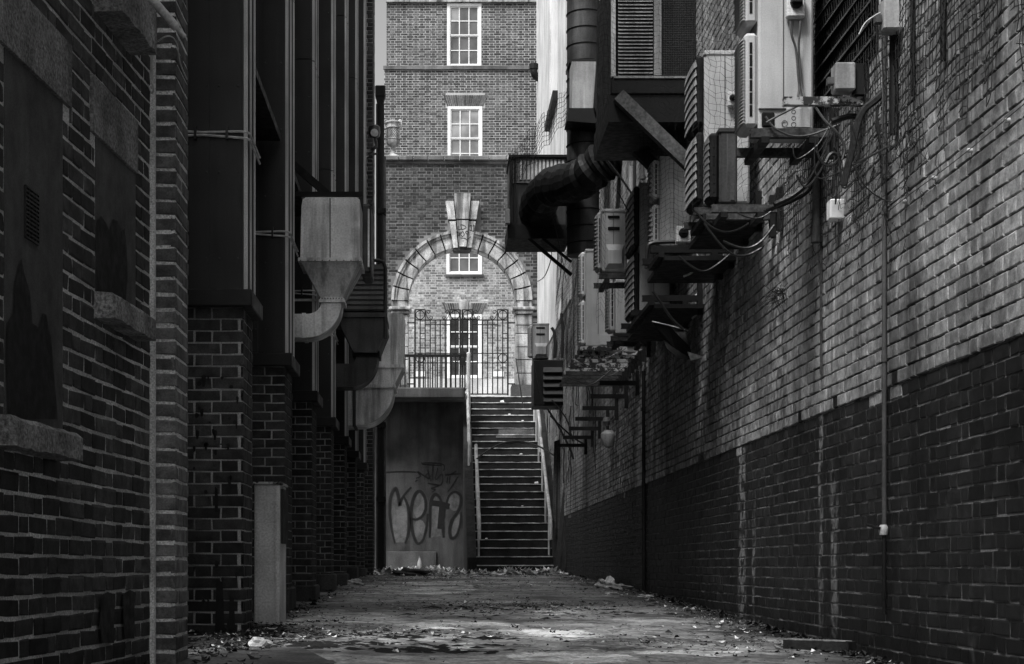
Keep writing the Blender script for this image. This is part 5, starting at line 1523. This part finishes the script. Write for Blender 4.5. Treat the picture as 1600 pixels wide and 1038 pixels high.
# torn tangles under the near net
m = MB(); rr = random.Random(21)
for k in range(130):
    Y = rr.choice([rr.gauss(9.3, .35), rr.gauss(8.9, .4), rr.gauss(10.2, .5)]); z = ZC + rr.gauss(2.1, .16)
    p = V((XR-rr.uniform(.02, .06), Y, z)); pts = [p]
    for q in range(5):
        p = p + V((rr.gauss(0,.006), rr.gauss(0,.04), rr.gauss(-.02,.03))); p.x = min(p.x, XR-.012); pts.append(p)
    m.tube(pts, .0016, 3, cap=False)
o = m.build('net_tangle', MT['net']); o['kind'] = 'stuff'; o['label'] = 'torn tangled net threads on the right wall'
# creeper stems on the far white wall
m = MB(); rr = random.Random(31)
for k in range(60):
    Y = rr.uniform(26, 40); z = ZC + rr.uniform(2.2, 5.2)
    p = V((XR-.02, Y, z)); pts = [p]; dz = rr.uniform(-.16, -.05)
    for q in range(9):
        p = p + V((0, rr.gauss(0,.09), dz + rr.gauss(0,.04))); p.x = XR-.02-rr.uniform(0,.02); pts.append(p)
    m.tube(pts, rr.uniform(.004, .009), 3, cap=False)
o = m.build('creeper_stems', MT['net']); o['kind'] = 'stuff'; o['label'] = 'bare creeper stems on the far right wall'

# ------------------------------------------------------------------ litter on the ground
def leaning(label, pts_bottom, pts_top, th, mat, nm='board', cat='board'):
    t = thing(nm, label, cat, pts_bottom[0])
    a, b = pts_bottom; c, d = pts_top
    off = V((0, th, 0))
    MB().quadmesh([a, b, d, c, a+off, b+off, d+off, c+off], [(0,1,2,3),(4,7,6,5),(0,4,5,1),(1,5,6,2),(2,6,7,3),(3,7,4,0)]).build('panel', MT[mat], t)
    MB().beam((a+b)/2+V((0,-.01,.1)), (c+d)/2+V((0,-.01,-.1)), .03, .02, up=(0,1,0)).build('batten', MT['timber_d'], t)
    return t
leaning('tall dark board leaning beside the foot of the stairs', (P(866,893,32.6), P(883,893,32.4)), (P(882,748,32.9), P(896,738,32.7)), .03, 'timber_d')
leaning('second dark board standing behind the leaning one', (P(862,880,33.6), P(876,880,33.6)), (P(866,690,33.8), P(876,686,33.8)), .04, 'concrete_dk')
leaning('short dark panel on the wall side of the stair rail', (P(868,752,34.5), P(882,752,34.5)), (P(872,716,34.6), P(884,712,34.6)), .04, 'timber_d')
t = thing('stick', 'pale stick poking from the rubbish at the foot of the boards', 'stick', P(892, 900, 31.8))
MB().beam(P(890,902,31.8), P(900,887,31.9), .03, .05).build('stick', MT['timber_l'], t)
# plank by the right wall
Dp = 9.9
zp = gz(2.05, Dp)
t = thing('plank', 'short broken beam with a pale top lying by the right wall', 'plank', (2.1, Dp, zp))
ps = [V((XX(1238,Dp), 10.05, zp)), V((XX(1322,Dp), 9.75, zp))]
MB().beam(ps[0]+V((0,0,.03)), ps[1]+V((0,0,.03)), .09, .055).build('beam', MT['timber_d'], t)
MB().beam(ps[0]+V((0,0,.0605)), ps[1]+V((-.02,0,.0605)), .07, .006).build('pale_face', MT['timber_l'], t)
def crumple(label, c, r, mat, sq=.6, seed=1, nm='crumpled_bag', cat='litter', group=None):
    rr = random.Random(seed); bm = bmesh.new()
    bmesh.ops.create_icosphere(bm, subdivisions=3, radius=r)
    ph = [rr.uniform(0, 6) for _ in range(9)]
    for v in bm.verts:
        p = v.co.normalized()
        k = 1 + .28*math.sin(p.x*5+ph[0])*math.sin(p.y*6+ph[1]) + .22*math.sin(p.z*8+ph[2]+p.x*4) + rr.uniform(-.10, .10)
        v.co = V((p.x*r*k*1.25, p.y*r*k, max(-.35, p.z)*r*k*sq))
    me = bpy.data.meshes.new(nm); bm.to_mesh(me); bm.free(); me.materials.append(MT[mat])
    o = bpy.data.objects.new(nm, me); o.location = V(c) + V((0,0,.35*r*sq)); COL.objects.link(o)
    return tag(o, label, cat, group)
def G(x, y):
    """point of the ground seen at photo pixel x, y"""
    lo, hi = 6.0, 38.5
    for _ in range(40):
        mid = (lo+hi)/2
        if ZZ(y, mid) < gz(XX(x, mid), mid): hi = mid
        else: lo = mid
    D_ = (lo+hi)/2
    return V((XX(x, D_), D_, gz(XX(x, D_), D_)))
crumple('white domed scrap of plastic on the near left ground', G(405, 1014), .05, 'paper', .9, 3, 'plastic_scrap')
crumple('torn pale bag by the dark right wall', G(948, 919), .10, 'paper', .9, 5)
crumple('small crumpled bag right of the torn pale one', G(970, 922), .11, 'ac_d', .5, 6)
crumple('crumpled white rag at the end of the broken beam', G(1306, 1003), .035, 'paper', .8, 8, 'rag')
crumple('grey sack slumped against the graffiti wall', G(640, 900)+V((0,.0,0)), .25, 'concrete_dk', .35, 9, 'sack')
crumple('white crumpled wrapper near the foot of the left piers', G(553, 914), .09, 'paper', .6, 11, 'wrapper')
crumple('pale wrapper on the open ground before the stairs', G(750, 918), .06, 'paper', .5, 12, 'wrapper')
crumple('flattened pale scrap against the right wall before the shaded part', G(955, 929), .07, 'paper', .3, 13, 'wrapper')
crumple('pale lump in the middle of the yard', G(1010, 934), .07, 'paper', .35, 14, 'wrapper')
# splintered sticks
rr = random.Random(17)
for k, (x, y, L, lb) in enumerate(((585, 902, .7, 'pale splintered lath lying near the graffiti wall'), (600, 905, .5, 'shorter pale lath beside the splintered one'), (505, 921, .5, 'pale strip of wood by the third pier'), (775, 903, .8, 'thin pale lath lying before the bottom step'), (302, 1002, .16, 'split pale slat beside the quoined pilaster'), (318, 1010, .14, 'dark twig beside the split slat'))):
    p = G(x, y); a = rr.uniform(-.5, .5)
    t = MB().beam(p+V((-L/2*math.cos(a), -L/2*math.sin(a), .02)), p+V((L/2*math.cos(a), L/2*math.sin(a), .03)), .03 if L > .3 else .012, .015 if L > .3 else .008).build('lath', MT['timber_l'] if 'twig' not in lb else MT['timber_d'])
    tag(t, lb, 'stick')
# pale concrete cover at the near left
sl = MB(); q = [G(330, 1016), G(470, 1014), G(522, 1040), G(300, 1050)]
sl.quadmesh([p+V((0,0,.012)) for p in q] + [p-V((0,0,.05)) for p in q], [(0,1,2,3),(0,4,5,1),(1,5,6,2),(2,6,7,3),(3,7,4,0)])
o = sl.build('paving_slab', MT['concrete']); tag(o, 'pale concrete slab set in the ground at the near left', 'slab')

def scatter(name, n, spots, sizes, mat, seed, curl=.35, label=None):
    rr = random.Random(seed); m = MB()
    tot = sum(s_[4] for s_ in spots)
    for k in range(n):
        r_ = rr.uniform(0, tot)
        for s_ in spots:
            r_ -= s_[4]
            if r_ <= 0: break
        x = rr.gauss(s_[0], s_[2]); y = rr.gauss(s_[1], s_[3])
        if x > XR-.03 or x < -1.75 or y < 6.2 or y > 38.8: continue
        if x > .55 and y > 32.9: continue
        z = gz(x, y) + .008
        a = rr.uniform(0, PI*2); L = rr.choice(sizes)*rr.uniform(.6, 1.4); w_ = L*rr.uniform(.3, .8)
        c_, s2 = math.cos(a), math.sin(a); cu = rr.uniform(0, curl)*L; tl = rr.uniform(-.3, .3)
        vs = []
        for (p_, q_, h_) in ((-1,0,1),(-.3,-1,.2),(-.2,1,.2),(.5,-.8,.2),(.6,.9,.3),(1,.1,1)):
            lx, ly = p_*L/2*rr.uniform(.8,1.2), q_*w_/2*rr.uniform(.7,1.2)
            vs.append((x+lx*c_-ly*s2, y+lx*s2+ly*c_, z + h_*cu + abs(tl)*ly*.5 + rr.uniform(0, .006)))
        m.quadmesh(vs, [(0,1,2),(1,3,4,2),(3,5,4)])
    o = m.build(name, MT[mat]); o['kind'] = 'stuff'
    if label: o['label'] = label
spots = [(-.2, 30, 1.0, 2.5, 2.2), (1.6, 31.5, .5, 1.2, 1.6), (-.9, 24, .5, 4, 1.2), (2.2, 19, .18, 5, 1.6), (.8, 15.5, .7, .9, 1.8), (2.2, 12, .15, 2.5, 1.0),
         (-1.2, 12.5, .25, 1.2, .8), (-.7, 11, .6, .5, 1.8), (-1.2, 10, .2, .6, .9), (.2, 17, 1.2, 5, 1.2), (1.6, 10.2, .5, .6, .8), (.4, 12, 1.0, 3, .5), (1.2, 25, .8, 3, 1.0)]
scatter('dark_litter', 5200, spots, [.015, .02, .03, .045], 'leaf_d', 41, label='rotting dark leaves and grit over the yard')
scatter('pale_litter', 1900, spots, [.012, .018, .025, .04, .065], 'leaf_l', 43, label='pale leaf scraps and bits of rubbish over the yard')
scatter('end_litter', 1300, [(-.2, 33.5, .7, 2.0, 2), (1.5, 32.2, .5, .4, 2), (-.6, 36, .5, 1.2, 1)], [.06, .1, .16, .26], 'leaf_l', 47, .5, 'heap of torn pale rubbish at the end of the yard')
scatter('foot_litter', 1200, [(2.33, 11, .05, 3.5, 2), (2.33, 20, .06, 5, 2), (-1.25, 14, .1, 4, 1.5), (-1.2, 9.3, .15, .8, 1)], [.03, .05, .07], 'leaf_d', 49, .5, 'dark leaf litter banked along the wall feet')
# soil banked in strips
m = MB(); rr = random.Random(51)
for k in range(520):
    sp = rr.choice([(-.75, 11.0, .5, .18), (-.2, 10.7, .5, .15), (.9, 15.3, .6, .4), (0, 31, 1.0, 1.5), (2.25, 16, .12, 5), (1.4, 31.8, .5, .5), (-1.2, 11.2, .2, .5), (-.75, 9.6, .4, .10), (-.1, 9.45, .25, .10), (-.6, 10.0, .35, .12), (1.1, 14.0, .5, .35), (-.4, 9.9, .5, .1)])
    x, y = rr.gauss(sp[0], sp[2]), rr.gauss(sp[1], sp[3])
    if x > 2.4 or (x > .55 and y > 32.8) or y > 38.7: continue
    r_ = rr.uniform(.03, .11); n = 9; c_ = (x, y, gz(x, y) + r_*.10)
    vs = [c_] + [(x + r_*rr.uniform(.6, 1.3)*math.cos(2*PI*q/n), y + 1.5*r_*rr.uniform(.6, 1.3)*math.sin(2*PI*q/n), gz(x, y)-.008) for q in range(n)]
    m.quadmesh(vs, [(0, 1+q, 1+(q+1) % n) for q in range(n)])
o = m.build('soil', MT['dirt']); o['kind'] = 'stuff'; o['label'] = 'black soil gathered in patches on the yard'
